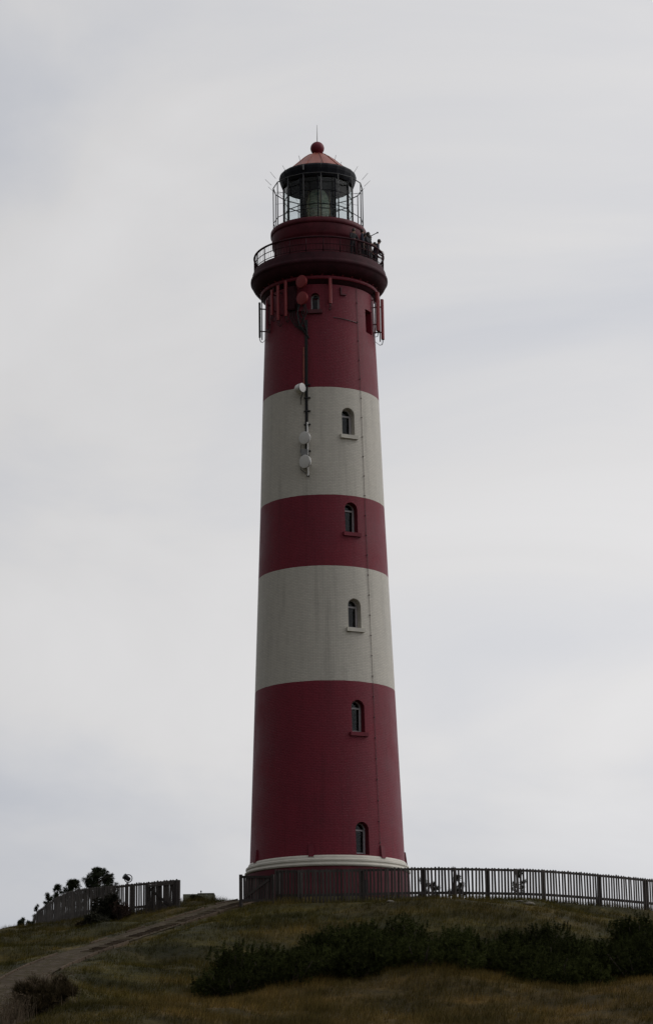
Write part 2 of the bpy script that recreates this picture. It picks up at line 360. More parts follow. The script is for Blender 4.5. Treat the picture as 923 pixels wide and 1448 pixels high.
for u, v, Y in [(280, 1279.5, 1.0), (0, 1326, -5), (22, 1320, -2), (45, 1314, 1), (62, 1310, 3), (-60, 1340, -6), (150, 1309, -7), (100, 1323, -11), (50, 1337, -14), (0, 1351, -19), (-60, 1370, -24),
                (310, 1312, -17), (400, 1308, -18), (220, 1352, -25), (330, 1350, -25), (150, 1400, -35), (250, 1398, -34), (110, 1432, -41), (300, 1438, -42), (200, 1446, -45), (40, 1446, -46),
                (295, 1410, -35.5), (400, 1402, -35.5), (500, 1388, -34), (600, 1378, -34), (700, 1379, -34), (780, 1387, -34.5), (860, 1377, -34), (923, 1369, -33.5), (990, 1362, -33),
                (461, 1448, -46), (650, 1420, -41), (820, 1424, -41.5), (923, 1400, -40), (1000, 1400, -40), (700, 1470, -48), (920, 1460, -47), (100, 1490, -52), (400, 1490, -52),
                (560, 1302, -18), (680, 1302, -17.5), (800, 1308, -16), (900, 1318, -13), (1000, 1330, -9)]:
    q = P(u, v, Y); ctrl.append((q.x, q.y, q.z))
for u, v, Y, dz in [(600, 1378, -28.5, 0.15), (750, 1382, -28.5, 0.1), (880, 1372, -28, 0.15), (420, 1395, -30, 0.2)]:
    q = P(u, v, -34); ctrl.append((q.x, Y, q.z+dz))
ctrl += [(0, 0, -0.15), (5, 4, -0.1), (-6, 4, 0.05), (6, -6, -0.2), (0, 12, 0), (10, 10, -0.1), (-10, 14, 0.1), (0, 24, -0.5), (-16, 34, -3.4), (12, 22, -0.8), (24, 14, -1.4), (28, 0, -2.6), (-24, 12, -2.2), (-28, -6, -2.6), (-27, 26, -4.5),
         (0, 38, -4), (26, 34, -5), (-30, 44, -6), (0, 60, -11), (40, 20, -6), (40, -10, -6.5), (42, -40, -11), (-40, 10, -5), (-42, -20, -8.5), (-42, -50, -12.5), (0, -66, -12.3), (25, -64, -12.6), (-25, -68, -13), (0, -85, -14.3), (40, -80, -14.6), (-40, -85, -14.6)]
CX = np.array(ctrl); KN = len(CX)
def tps(d2): return np.where(d2 > 1e-9, 0.5*d2*np.log(np.maximum(d2, 1e-9)), 0.0)
A = np.zeros((KN+3, KN+3)); dd = ((CX[:, None, :2]-CX[None, :, :2])**2).sum(-1)
A[:KN, :KN] = tps(dd)+np.eye(KN)*0.6; A[:KN, KN] = 1; A[:KN, KN+1:] = CX[:, :2]; A[KN, :KN] = 1; A[KN+1:, :KN] = CX[:, :2].T
SOL = np.linalg.solve(A, np.concatenate([CX[:, 2], np.zeros(3)]))
path_line = catmull(path_ctrl, 0.4)
PL = np.array([(p.x, p.y, p.z) for p in path_line])
FL = np.array([tuple(p) for p in catmull(fence_right, 0.5)+catmull(fence_left, 0.5)])

def vnoise(x, y, s, seed):
    """smooth value noise, vectorised"""
    x = x/s+seed*17.3; y = y/s+seed*9.1
    xi = np.floor(x).astype(np.int64); yi = np.floor(y).astype(np.int64); fx = x-xi; fy = y-yi
    fx = fx*fx*(3-2*fx); fy = fy*fy*(3-2*fy)
    def h(a, b):
        n = (a*374761393+b*668265263+seed*974711) & 0x7fffffff; n = ((n ^ (n >> 13))*1274126177) & 0x7fffffff
        return ((n ^ (n >> 16)) & 0xffff)/65535.0
    return (h(xi, yi)*(1-fx)+h(xi+1, yi)*fx)*(1-fy)+(h(xi, yi+1)*(1-fx)+h(xi+1, yi+1)*fx)*fy
def sstep(a, b, x):
    t = np.clip((x-a)/(b-a), 0, 1); return t*t*(3-2*t)
def near_line(x, y, line):
    best = np.full(x.shape, 1e9); idx = np.zeros(x.shape, int)
    for i in range(len(line)):
        d = (x-line[i, 0])**2+(y-line[i, 1])**2; mk = d < best; best[mk] = d[mk]; idx[mk] = i
    return np.sqrt(best), idx
def height(x, y):
    x = np.atleast_1d(np.asarray(x, float)); y = np.atleast_1d(np.asarray(y, float))
    z = SOL[KN]+SOL[KN+1]*x+SOL[KN+2]*y
    for i in range(KN): z = z+SOL[i]*tps((x-CX[i, 0])**2+(y-CX[i, 1])**2)
    far = -15.0+(vnoise(x, y, 30, 3)-0.5)*1.4
    rad = np.sqrt((x/1.0)**2+((y+18)/1.25)**2); wgt = sstep(44, 66, rad); z = z*(1-wgt)+far*wgt
    dp, ip = near_line(x, y, PL); df, jf = near_line(x, y, FL)
    calm = sstep(1.2, 3.2, dp)*sstep(0.2, 3.0, df)*sstep(4.5, 9, np.hypot(x, y))*(1-wgt)
    bump = (vnoise(x, y, 5.0, 1)-0.5)*0.85+(vnoise(x, y, 2.1, 2)-0.5)*0.42+(vnoise(x, y, 0.9, 5)-0.5)*0.12
    z = z+bump*calm
    wf = 1-sstep(0.3, 2.0, df); z = z*(1-wf)+FL[jf, 2]*wf
    wp = 1-sstep(1.25, 2.6, dp); z = z*(1-wp)+(PL[ip, 2]-0.05)*wp
    return z, dp
def spaced(a, b, fine0, fine1, st):
    f = list(np.arange(fine0, fine1+1e-6, st)); s = st; lo = []; x = fine0
    while x > a: s *= 1.22; x -= s; lo.append(x)
    s = st; hi = []; x = fine1
    while x < b: s *= 1.22; x += s; hi.append(x)
    return np.array(lo[::-1]+f+hi)
gx = spaced(-4000, 4000, -30, 30, 0.36); gy = spaced(-4000, 6000, -58, 30, 0.36)
XX, YY = np.meshgrid(gx, gy); ZZ, DP = height(XX.ravel(), YY.ravel()); ZG = ZZ.reshape(XX.shape)
def ground_z(x, y):
    x = np.atleast_1d(np.asarray(x, float)); y = np.atleast_1d(np.asarray(y, float))
    i = np.clip(np.searchsorted(gx, x)-1, 0, len(gx)-2); j = np.clip(np.searchsorted(gy, y)-1, 0, len(gy)-2)
    tx = (x-gx[i])/(gx[i+1]-gx[i]); ty = (y-gy[j])/(gy[j+1]-gy[j])
    return (ZG[j, i]*(1-tx)+ZG[j, i+1]*tx)*(1-ty)+(ZG[j+1, i]*(1-tx)+ZG[j+1, i+1]*tx)*ty
def gz(x, y): return float(ground_z(x, y)[0])
def dryness(x, y):
    # dead brown marram on the near ridge (right of the path), greener turf on the slope under the fence
    near = sstep(-29, -36, y)*sstep(-10, -4, x+(y+36)*0.12); n = vnoise(x, y, 4.0, 8); n2 = vnoise(x, y, 1.3, 9)
    return np.clip(near*0.85+(n-0.5)*0.7+(n2-0.5)*0.45+0.12, 0, 1)
nv = XX.size; nxg, nyg = len(gx), len(gy)
idx = np.arange(nv).reshape(nyg, nxg)
quads = np.stack([idx[:-1, :-1], idx[:-1, 1:], idx[1:, 1:], idx[1:, :-1]], -1).reshape(-1, 4)
me = bpy.data.meshes.new('ground'); me.vertices.add(nv)
me.vertices.foreach_set('co', np.stack([XX.ravel(), YY.ravel(), ZZ], -1).ravel())
me.loops.add(quads.size); me.loops.foreach_set('vertex_index', quads.ravel())
me.polygons.add(len(quads)); me.polygons.foreach_set('loop_start', np.arange(0, quads.size, 4)); me.polygons.foreach_set('use_smooth', np.ones(len(quads), bool))
me.update(); me.validate()
for nm, val in (('dry', dryness(XX.ravel(), YY.ravel())), ('sand', np.clip((1-sstep(1.5, 2.6, DP))*0.7*sstep(-26, -40, YY.ravel())+(1-sstep(0.7, 1.4, DP))*0.3, 0, 1))):
    a = me.attributes.new(nm, 'FLOAT', 'POINT'); a.data.foreach_set('value', val.astype(np.float32))
me.materials.append(M['ground'])
ground = link('ground', me); tag(ground, kind='structure')

# path: a draped clinker strip with timber edging and cross sleepers
pl2 = [p for p in path_line if p.y > -56]
def pwid(y): return 0.80+0.65*float(sstep(-32, -46, np.array(y)))
nrmls = []
for i, p in enumerate(pl2):
    a = pl2[max(i-1, 0)]; b = pl2[min(i+1, len(pl2)-1)]; t = Vector((b.x-a.x, b.y-a.y, 0)).normalized(); nrmls.append((t, Vector((-t.y, t.x, 0))))
vs = []; fs = []; uvl = []
for i, p in enumerate(pl2):
    t, nn = nrmls[i]; wdt = pwid(p.y)
    for k in range(7):
        o = (k/6-0.5)*2*wdt+0.06*(vnoise(np.array([i*0.4]), np.array([k*3.0]), 0.8, 4)[0]-0.5)*(k in (0, 6))
        q = p+nn*o; vs.append((q.x, q.y, p.z+0.025-0.02*abs(k/3-1)**2)); uvl.append((o, i*0.4))
for i in range(len(pl2)-1):
    for k in range(6): fs.append((i*7+k, i*7+k+1, (i+1)*7+k+1, (i+1)*7+k))
pm = bpy.data.meshes.new('path'); pm.from_pydata(vs, [], fs); pm.materials.append(M['path'])
ul = pm.uv_layers.new(name='UVMap')
for lp in pm.loops: ul.data[lp.index].uv = uvl[lp.vertex_index]
path = link('path', pm); tag(path, kind='structure')
# edging boards, one per 2 m
for side in (-1, 1):
    for i0 in range(0, len(pl2)-5, 5):
        if rng.random() < (0.12 if side < 0 else 0.3) or pl2[i0].y < -40: continue
        b = MB(); sec = []
        for i in range(i0, i0+6):
            p = pl2[i]; nn = nrmls[i][1]; e = 0.06*(i == i0+5 or i == i0)
            c = p+nn*side*(pwid(p.y)+0.05)
            tdir = nrmls[i][0]*(e if i == i0 else (-e if i == i0+5 else 0)); c = c+tdir
            sec.append([c+nn*o+Vector((0, 0, z)) for o, z in ((-0.035, -0.15), (0.035, -0.15), (0.035, 0.06), (-0.035, 0.06))])
        n = len(sec); b.add([q for s_ in sec for q in s_], [(i*4+j, i*4+(j+1) % 4, (i+1)*4+(j+1) % 4, (i+1)*4+j) for i in range(n-1) for j in range(4)]+[(0, 1, 2, 3), tuple((n-1)*4+j for j in (3, 2, 1, 0))])
        b.build('edging_board', M['sleeper'], path, sharp=None)
slp = box_mesh('plank', (0.62, 0.15, 0.10), M['sleeper'])
for i in range(10, min(len(pl2), 60)):
    p = pl2[i]; t, nn = nrmls[i]
    if rng.random() < 0.08: continue
    o = link('plank', slp, path); q = p+nn*(0.36+rng.uniform(-0.06, 0.06)); o.location = (q.x, q.y, p.z-0.014+rng.uniform(-.008, .012))
    o.rotation_euler = (rng.uniform(-.03, .03), rng.uniform(-.03, .03), math.atan2(nn.y, nn.x)+rng.uniform(-.06, .06))

# ------------------------------------------------------------------ lighthouse
lh = thing('lighthouse', (0, 0, 0), 'tall round lighthouse with red and white bands and black lantern', 'lighthouse')
TH = R(26.8)
wins = [('W1', 24.18, 25.66), ('W2', 18.98, 20.58), ('W3', 13.99, 15.52), ('W4', 8.66, 10.30), ('W5', 2.56, 4.17)]
def rad_at(z):
    pr = [(2.0, 3.92), (2.475, 3.90), (11.24, 3.578), (17.1, 3.363), (20.87, 3.226), (26.7, 3.058), (30.1, 2.93), (32.7, 2.87)]
    return float(np.interp(z, [a for a, b in pr], [b for a, b in pr]))
b = MB(); prof = [(rad_at(z), z) for z in list(np.linspace(1.8, 32.7, 42))]
b.lathe(prof, 160)
shaft = b.build('shaft', M['tower'], lh, sharp=None)
def arch(wd, h, n=14):
    r = wd/2; pts = [(-r, 0), (r, 0)]
    for k in range(n+1): a = math.pi*k/n; pts.append((r*math.cos(a), h-r+r*math.sin(a)))
    return pts
cutters = []
WD = 0.72
for nm, z0, z1 in wins:
    c = MB(); rr = rad_at((z0+z1)/2); c.prism(arch(WD, z1-z0), -rr-0.6, -rr+0.62); cutters.append(c.build('cut', M['tower'], None, (0, 0, z0), TH, sharp=None))
c = MB(); c.prism(arch(0.46, 0.95), -3.4, -2.45); cutters.append(c.build('cut', M['tower'], None, (0, 0, 30.95), R(-4.5), sharp=None))
c = MB(); c.prism([(-0.34, 0), (0.34, 0), (0.34, 1.3), (-0.34, 1.3)], -3.4, -2.5); cutters.append(c.build('cut', M['tower'], None, (0, 0, 30.1), R(62), sharp=None))
bm = MB()
for c in cutters:
    md = shaft.modifiers.new('b', 'BOOLEAN'); md.operation = 'DIFFERENCE'; md.object = c; md.solver = 'EXACT'
dg = bpy.context.evaluated_depsgraph_get(); nm_ = bpy.data.meshes.new_from_object(shaft.evaluated_get(dg))
shaft.modifiers.clear(); shaft.data = nm_
nm_.materials.clear(); nm_.materials.append(M['tower'])
nm_.polygons.foreach_set('use_smooth', [True]*len(nm_.polygons)); nm_.set_sharp_from_angle(angle=R(30))
for c in cutters: bpy.data.objects.remove(c)

def shaft_window(z0, z1, sill_mat, has_sill, wd=WD, theta=TH, rec=0.42, transom=True):
    rr = rad_at((z0+z1)/2); h = z1-z0; f = MB(); y0 = -rr+rec; fwid = 0.06
    outer = arch(wd-0.012, h-0.006, 14); inner = [(x*(wd-2*fwid)/wd, fwid+(z)*(h-2*fwid)/h) for x, z in outer]
    n = len(outer); vs = []
    for yy in (y0, y0+0.07):
        vs += [(x, yy, z+0.003) for x, z in outer]+[(x, yy, z) for x, z in inner]
    fs = []
    for j in range(n):
        k = (j+1) % n
        fs += [(j, k, n+k, n+j), (2*n+j, 3*n+j, 3*n+k, 2*n+k), (n+j, n+k, 3*n+k, 3*n+j), (j, 2*n+j, 2*n+k, k)]
    f.add(vs, fs)
    wo = f.build('window', M['frame'], lh, (0, 0, z0), theta, sharp=None)
    zt = h-wd/2-0.02
    if transom:
        t_ = MB(); t_.box((0, y0+0.025, zt), (wd-2*fwid-0.004, 0.075, 0.085)); t_.build('transom', M['frame'], wo, sharp=None)
    p1 = MB(); p1.box((0, y0+0.05, (zt+fwid)/2), (wd-0.13, 0.012, zt-fwid-0.08)); p1.build('pane', M['pane'], wo, sharp=None)
    sc = [(x*0.95, z) for x, z in inner if z > zt]
    if len(sc) > 3:
        p2 = MB(); zl = zt+0.045; poly = [(x, max(z, zl)) for x, z in sc]; p2.prism(poly, y0+0.045, y0+0.057); p2.build('pane', M['pane'], wo, sharp=None)
    # open casement stile seen in the lower light
    cs = MB(); cs.box((wd/2-0.10, y0-0.01, (zt+fwid)/2+0.01), (0.045, 0.05, zt-fwid-0.06)); cs.box((0, y0-0.01, fwid+0.045), (wd-0.2, 0.05, 0.05)); cs.build('casement', M['frame'], wo, sharp=None)
    if has_sill:
        s_ = MB(); s_.prism([(-wd/2-0.14, -0.20), (wd/2+0.14, -0.20), (wd/2+0.14, -0.004), (-wd/2-0.14, -0.004)], -rr-0.14, -rr+0.12); s_.build('sill', sill_mat, wo, sharp=None)
    bk = MB(); bk.box((0, -rr+0.605, h/2), (wd-0.02, 0.012, h-0.02)); bk.build('dark_backing', M['interior'], wo, sharp=None)  # near-black sheet standing in for the unlit room behind the panes
for (nm, z0, z1), sm_, hs in zip(wins, (M['white'], M['red'], M['white'], M['red'], M['red']), (1, 1, 1, 1, 0)): shaft_window(z0, z1, sm_, hs)
shaft_window(30.95, 31.90, M['red_dark'], True, 0.46, R(-4.5), 0.3, False)

# plinth, white moulding and wedge brackets
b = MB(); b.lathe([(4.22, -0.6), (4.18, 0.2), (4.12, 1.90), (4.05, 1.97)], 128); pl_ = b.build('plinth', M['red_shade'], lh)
b = MB(); b.lathe([(3.90, 1.94), (4.13, 1.96), (4.16, 2.0), (4.16, 2.06), (4.10, 2.09), (4.07, 2.16), (4.08, 2.20), (4.11, 2.22), (4.10, 2.30), (4.02, 2.345), (3.99, 2.36), (3.985, 2.43), (3.94, 2.50), (3.85, 2.53)], 160); b.build('base_moulding', M['white'], lh, sharp=50)
wb = MB(); wb.prism([(-0.13, 0.0), (0.13, 0.0), (0.13, 0.62), (-0.13, 0.62)], -0.05, 0.12)
wv_ = [(-0.13, -0.10, 0), (0.13, -0.10, 0), (0.13, -0.02, 0.62), (-0.13, -0.02, 0.62), (-0.13, 0.2, 0), (0.13, 0.2, 0), (0.13, 0.2, 0.66), (-0.13, 0.2, 0.66)]
wb = MB(); wb.add(wv_, [(0, 1, 2, 3), (4, 7, 6, 5), (0, 4, 5, 1), (3, 2, 6, 7), (0, 3, 7, 4), (1, 5, 6, 2)]); wbm = wb.mesh('bracket', M['red'])
for th in (-65, -11.5, 44, 92, 140, 190, 242):
    o = link('bracket', wbm, lh, (math.sin(R(th))*3.92, -math.cos(R(th))*3.92, 2.44), R(th))
b = MB(); b.box((0, 0, 0), (0.32, 0.12, 0.62)); b.build('vent_door', M['darkiron'], lh, (4.14*math.sin(R(26)), -4.14*math.cos(R(26)), 0.98), R(26))

# gallery
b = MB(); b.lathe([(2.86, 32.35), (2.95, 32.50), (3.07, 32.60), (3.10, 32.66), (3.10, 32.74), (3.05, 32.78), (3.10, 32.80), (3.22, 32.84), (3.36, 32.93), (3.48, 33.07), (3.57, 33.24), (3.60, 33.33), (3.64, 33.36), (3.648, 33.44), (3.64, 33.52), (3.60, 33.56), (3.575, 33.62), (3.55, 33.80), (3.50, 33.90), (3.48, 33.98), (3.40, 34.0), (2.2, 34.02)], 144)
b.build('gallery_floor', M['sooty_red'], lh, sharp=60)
b = MB(); b.lathe([(2.9, 32.585), (3.10, 32.60), (3.135, 32.65), (3.135, 32.74), (3.10, 32.785), (2.9, 32.80)], 144, close=False); b.build('ledge_ring', M['red'], lh, sharp=40)
cb = MB(); cb.add([(-0.05, 0.25, 0), (0.05, 0.25, 0), (0.05, -0.02, 0.0), (-0.05, -0.02, 0.0), (-0.05, 0.25, 0.5), (0.05, 0.25, 0.5), (0.05, -0.42, 0.46), (-0.05, -0.42, 0.46)], [(0, 3, 2, 1), (4, 5, 6, 7), (0, 1, 5, 4), (1, 2, 6, 5), (2, 3, 7, 6), (3, 0, 4, 7)])
cbm = cb.mesh('corbel', M['red'])
for k in range(36):
    a = R(k*10+3); link('corbel', cbm, lh, (3.13*math.sin(a), -3.13*math.cos(a), 32.78), a)
b = MB(); ringpts = lambda r, z, n=72: [(r*math.sin(2*math.pi*k/n), -r*math.cos(2*math.pi*k/n), z) for k in range(n)]
RR_ = 3.44
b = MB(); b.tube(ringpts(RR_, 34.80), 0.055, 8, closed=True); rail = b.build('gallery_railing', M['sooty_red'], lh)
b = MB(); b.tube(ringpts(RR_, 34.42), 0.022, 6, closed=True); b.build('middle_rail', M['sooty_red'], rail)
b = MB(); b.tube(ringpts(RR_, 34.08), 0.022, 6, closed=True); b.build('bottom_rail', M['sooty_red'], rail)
pb = MB(); pb.tube([(0, 0, 0), (0, 0, 0.80)], 0.032, 6); pbm = pb.mesh('railing_post', M['sooty_red'])
bb_ = MB(); bb_.tube([(0, 0, 0.06), (0, 0, 0.78)], 0.009, 5); bbm = bb_.mesh('baluster', M['sooty_red'])
for k in range(24):
    a = R(k*15+4); link('railing_post', pbm, rail, (RR_*math.sin(a), -RR_*math.cos(a), 33.99))
    for j in range(1, 5):
        a2 = a+R(15*j/5); link('baluster', bbm, rail, (RR_*math.sin(a2), -RR_*math.cos(a2), 34.0))

# watch room and lantern deck
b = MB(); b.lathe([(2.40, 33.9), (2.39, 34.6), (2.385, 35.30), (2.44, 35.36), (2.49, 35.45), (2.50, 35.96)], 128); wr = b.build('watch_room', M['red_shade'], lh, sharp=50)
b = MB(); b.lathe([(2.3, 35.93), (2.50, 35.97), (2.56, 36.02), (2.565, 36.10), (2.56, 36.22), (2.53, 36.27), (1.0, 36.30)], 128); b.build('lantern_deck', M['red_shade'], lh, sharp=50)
dr = MB(); dr.prism([(-0.36, 0), (0.36, 0), (0.36, 1.25), (-0.36, 1.25)], -2.41, -2.32); dr.build('watch_room_door', M['red_dark'], lh, (0, 0, 34.02), R(150))
# lantern railing cage
NL = 16; LR = 2.40; ph = R(4)
corner = lambda r, k, z, n=NL, p0=ph: (r*math.sin(p0+2*math.pi*k/n), -r*math.cos(p0+2*math.pi*k/n), z)
b = MB(); b.tube([corner(LR, k, 38.80) for k in range(NL)], 0.028, 6, closed=True, smooth=False); lr = b.build('lantern_railing', M['black'], lh)
b = MB(); b.tube([corner(LR, k, 36.80) for k in range(NL)], 0.022, 6, closed=True, smooth=False); b.build('lower_rail', M['black'], lr)
pb = MB(); pb.tube([(0, 0, 0), (0, 0, 2.55)], 0.028, 6); pbm = pb.mesh('railing_post', M['black'])
spk = MB(); spk.tube([(0, 0, 0), (0, -0.33, 0.34)], 0.010, 5); spm = spk.mesh('spike', M['grey_metal'])
stay = MB(); stay.tube([(0, 0, 0), (0, 0.58, 0)], 0.009, 5); stm = stay.mesh('stay', M['black'])
for k in range(NL):
    a = ph+2*math.pi*k/NL
    link('railing_post', pbm, lr, corner(LR, k, 36.27)); link('stay', stm, lr, corner(LR, k, 38.25 if k % 2 else 38.55), a)
    link('spike', spm, lr, corner(LR+0.10, k, 38.98), a)
# lantern glazing: twelve sides, three rows of panes
NG = 12; GR = 1.84
lan = MB(); lan.tube([corner(GR, k, 36.38, NG, 0) for k in range(NG)], 0.05, 6, closed=True, smooth=False); lf = lan.build('lantern', M['darkiron'], lh)
mu = MB(); mu.box((0, 0, 1.3), (0.055, 0.09, 2.62)); mum = mu.mesh('mullion', M['darkiron'])
for k in range(NG): link('mullion', mum, lf, corner(GR, k, 36.30, NG, 0), 2*math.pi*k/NG)
zl = [36.40, 37.28, 38.08, 38.90]
for z in zl[1:]:
    g = MB(); g.tube([corner(GR, k, z, NG, 0) for k in range(NG)], 0.026, 6, closed=True, smooth=False); g.build('glazing_bar', M['darkiron'], lf)
ga = GR*math.cos(math.pi/NG); gw = 2*GR*math.sin(math.pi/NG)-0.07
for r_ in range(3):
    h = zl[r_+1]-zl[r_]-0.06; pm_ = box_mesh('pane', (gw, 0.012, h), M['lantern_glass'])
    for k in range(NG):
        a = 2*math.pi*(k+0.5)/NG; link('pane', pm_, lf, (ga*math.sin(a), -ga*math.cos(a), (zl[r_]+zl[r_+1])/2), a)
bl_ = box_mesh('blind_panel', (gw+0.02, 0.02, 2.42), M['interior'])
for k in (5, 6):                               # dark screens on the landward side
    a = 2*math.pi*(k+0.5)/NG; link('blind_panel', bl_, lf, ((ga-0.06)*math.sin(a), -(ga-0.06)*math.cos(a), 37.62), a)
# inner service frame
g = MB()
for x in (0.75, 0.95, 1.12): g.tube([(x, 0.9, 36.3), (x, 0.9, 38.8)], 0.025, 5)
for x in (-0.9,): g.tube([(x, 0.8, 36.3), (x, 0.8, 38.8)], 0.025, 5)
g.tube([(-0.9, 0.8, 37.9), (1.12, 0.9, 37.9)], 0.02, 5); g.build('inner_frame', M['black'], lf)
# lens
lp = [(0.30, 36.75)]
for i in range(22):
    z = 36.95+i*0.08; q = (z-37.75)/0.95; rr = 0.62*math.sqrt(max(0.03, 1-q*q*0.75)); lp += [(rr*0.93, z-0.03), (rr, z), (rr*0.95, z+0.03)]
lp.append((0.12, 38.78))
b = MB(); b.lathe(lp, 40); lens = b.build('lens', M['lens'], lh, sharp=25)
b = MB(); b.lathe([(0.5, 36.28), (0.45, 36.5), (0.34, 36.74)], 24); b.build('lens_pedestal', M['brass'], lens)
for th in range(0, 360, 60):
    q = MB(); q.tube([(0.66*math.sin(R(th+10)), -0.66*math.cos(R(th+10)), 36.7), (0.66*math.sin(R(th+10)), -0.66*math.cos(R(th+10)), 38.55)], 0.018, 5); q.build('lens_frame_bar', M['brass'], lens)
# roof: dark eave, red dome, ball and rod
b = MB(); b.lathe([(1.80, 38.86), (1.90, 38.84), (1.98, 38.98), (2.06, 39.24), (2.08, 39.40), (2.03, 39.50), (1.9, 39.55)], NG*2, smooth=False, close=False)
b.lathe([(1.9, 39.55), (1.70, 39.30), (1.80, 38.86)], NG*2, smooth=False, close=False)
roof = b.build('roof', M['darkiron'], lh, sharp=None)
b = MB(); b.lathe([(1.95, 39.45), (1.80, 39.58), (1.50, 39.84), (1.19, 40.12), (0.91, 40.38), (0.62, 40.60), (0.42, 40.71), (0.30, 40.76), (0.28, 40.80)], 24, smooth=True); dome = b.build('dome', M['roof_red'], roof, sharp=60)
for k in range(12):
    a = R(k*30+10); q = MB(); pts = [(r*math.sin(a), -r*math.cos(a), z+0.012) for r, z in ((1.90, 39.50), (1.80, 39.58), (1.50, 39.84), (1.19, 40.12), (0.91, 40.38), (0.62, 40.60), (0.42, 40.71))]
    q.tube(pts, 0.022, 5); q.build('roof_seam', M['roof_red'], roof)
b = MB(); b.lathe([(0.24, 40.72), (0.31, 40.74), (0.33, 40.78), (0.25, 40.82)]+[(0.375*math.sin(t), 41.13-0.375*math.cos(t)) for t in np.linspace(0.7, math.pi-0.02, 14)], 28); ball = b.build('vent_ball', M['red'], roof, sharp=60)
b = MB(); b.tube([(0, 0, 41.45), (0, 0, 42.5)], [0.025, 0.010], 6); b.build('lightning_rod', M['grey_metal'], roof)
for sx in (-1, 1):
    q = MB(); q.tube([(sx*0.88, 0.2, 40.25), (sx*1.0, 0.2, 40.82)], 0.012, 5); q.build('roof_spike', M['grey_metal'], roof)
b = MB(); b.box((-0.75, -1.92, 39.3), (0.05, 0.1, 0.32)); b.build('eave_clip', M['grey_metal'], roof)
b = MB(); b.lathe([(1.82, 38.92), (1.70, 38.95), (0.5, 39.25), (0.05, 39.28)], 24, close=False); b.build('lantern_ceiling', M['interior'], roof)

# ------------------------------------------------------------------ fittings hung on the tower
def on(theta_deg, r, z): a = R(theta_deg); return Vector((r*math.sin(a), -r*math.cos(a), z))
def px_on(u, v, r):
    """angle and height of a fitting at radius r that the photograph shows at pixel (u, v)"""
    th = 0.0
    for _ in range(6):
        q = P(u, v, -r*math.cos(th)); th = math.asin(max(-0.999, min(0.999, q.x/r)))
    return th, q.z
def panel_antenna(u, v0, v1, r, label, m, wd=0.16, dp=0.10, two=False, cable=0.35):
    th, zt = px_on(u, v0, r); th2, zb = px_on(u, v1, r); h = zt-zb
    t = thing('panel_antenna', (r*math.sin(th), -r*math.cos(th), zb), label, 'antenna', 'panel antennas below the gallery', rz=th)
    b = MB(); prof_ = [(-wd/2, -dp*0.15), (-wd*0.32, -dp/2), (wd*0.32, -dp/2), (wd/2, -dp*0.15), (wd/2, dp/2), (-wd/2, dp/2)]
    n = len(prof_); vs = [(x, y, z) for z in (0, h) for x, y in prof_]
    b.add(vs, [tuple(range(n-1, -1, -1)), tuple(range(n, 2*n))]+[(j, (j+1) % n, (j+1) % n+n, j+n) for j in range(n)]); b.build('radome', m, t, sharp=30)
    rs = r-rad_at(zb+h/2)
    b = MB(); b.tube([(0, dp/2+0.07, -0.12), (0, dp/2+0.07, h+0.15)], 0.03, 8); b.build('mast', M['red_dark'] if m is not M['black'] else M['black'], t)
    for z in (0.18*h, 0.82*h):
        b = MB(); ylen = max(0.05, rs-dp/2+0.03); b.box((0, dp/2+ylen/2, z), (0.06, ylen, 0.05)); b.build('bracket', M['red_dark'], t)
    for k, ox in enumerate((-0.04, 0.03)):
        b = MB(); pts = [(ox, 0, 0.0), (ox*1.3, 0.0, -0.10*cable/0.3), (ox*1.2+0.02, 0.05, -0.8*cable), (ox*0.5, dp/2+0.1, -0.9*cable), (0, rs*0.9, -0.3*cable)]
        b.tube(catmull(pts, 0.05) if False else pts, 0.012, 5); b.build('cable', M['cable'], t)
    return t
panel_antenna(384, 410, 446, 3.22, 'slim dark red panel antenna, leftmost of three under the gallery', M['red_antenna'], 0.13)
panel_antenna(392.5, 404, 453, 3.24, 'long dark red panel antenna, middle of three under the gallery', M['red_antenna'], 0.15)
panel_antenna(403.5, 397, 447, 3.24, 'dark red panel antenna beside the equipment box under the gallery', M['red_antenna'], 0.14)
panel_antenna(466.5, 393, 429, 3.20, 'short red panel antenna alone near the middle below the gallery', M['red_antenna'], 0.17)
panel_antenna(533.5, 414, 467, 3.17, 'red panel antenna left of two on the right edge of the tower', M['red_antenna'], 0.30, 0.16)
panel_antenna(540, 424, 478, 3.36, 'red panel antenna outermost on the right edge of the tower', M['red_antenna'], 0.26, 0.15)
panel_antenna(367.0, 428, 478, 3.26, 'black panel antenna hanging off the left edge of the tower', M['black'], 0.12, cable=0.3)
panel_antenna(377.5, 424, 466, 3.10, 'dull red pipe antenna beside the black one on the left edge', M['red'], 0.10, 0.09, cable=0.2)

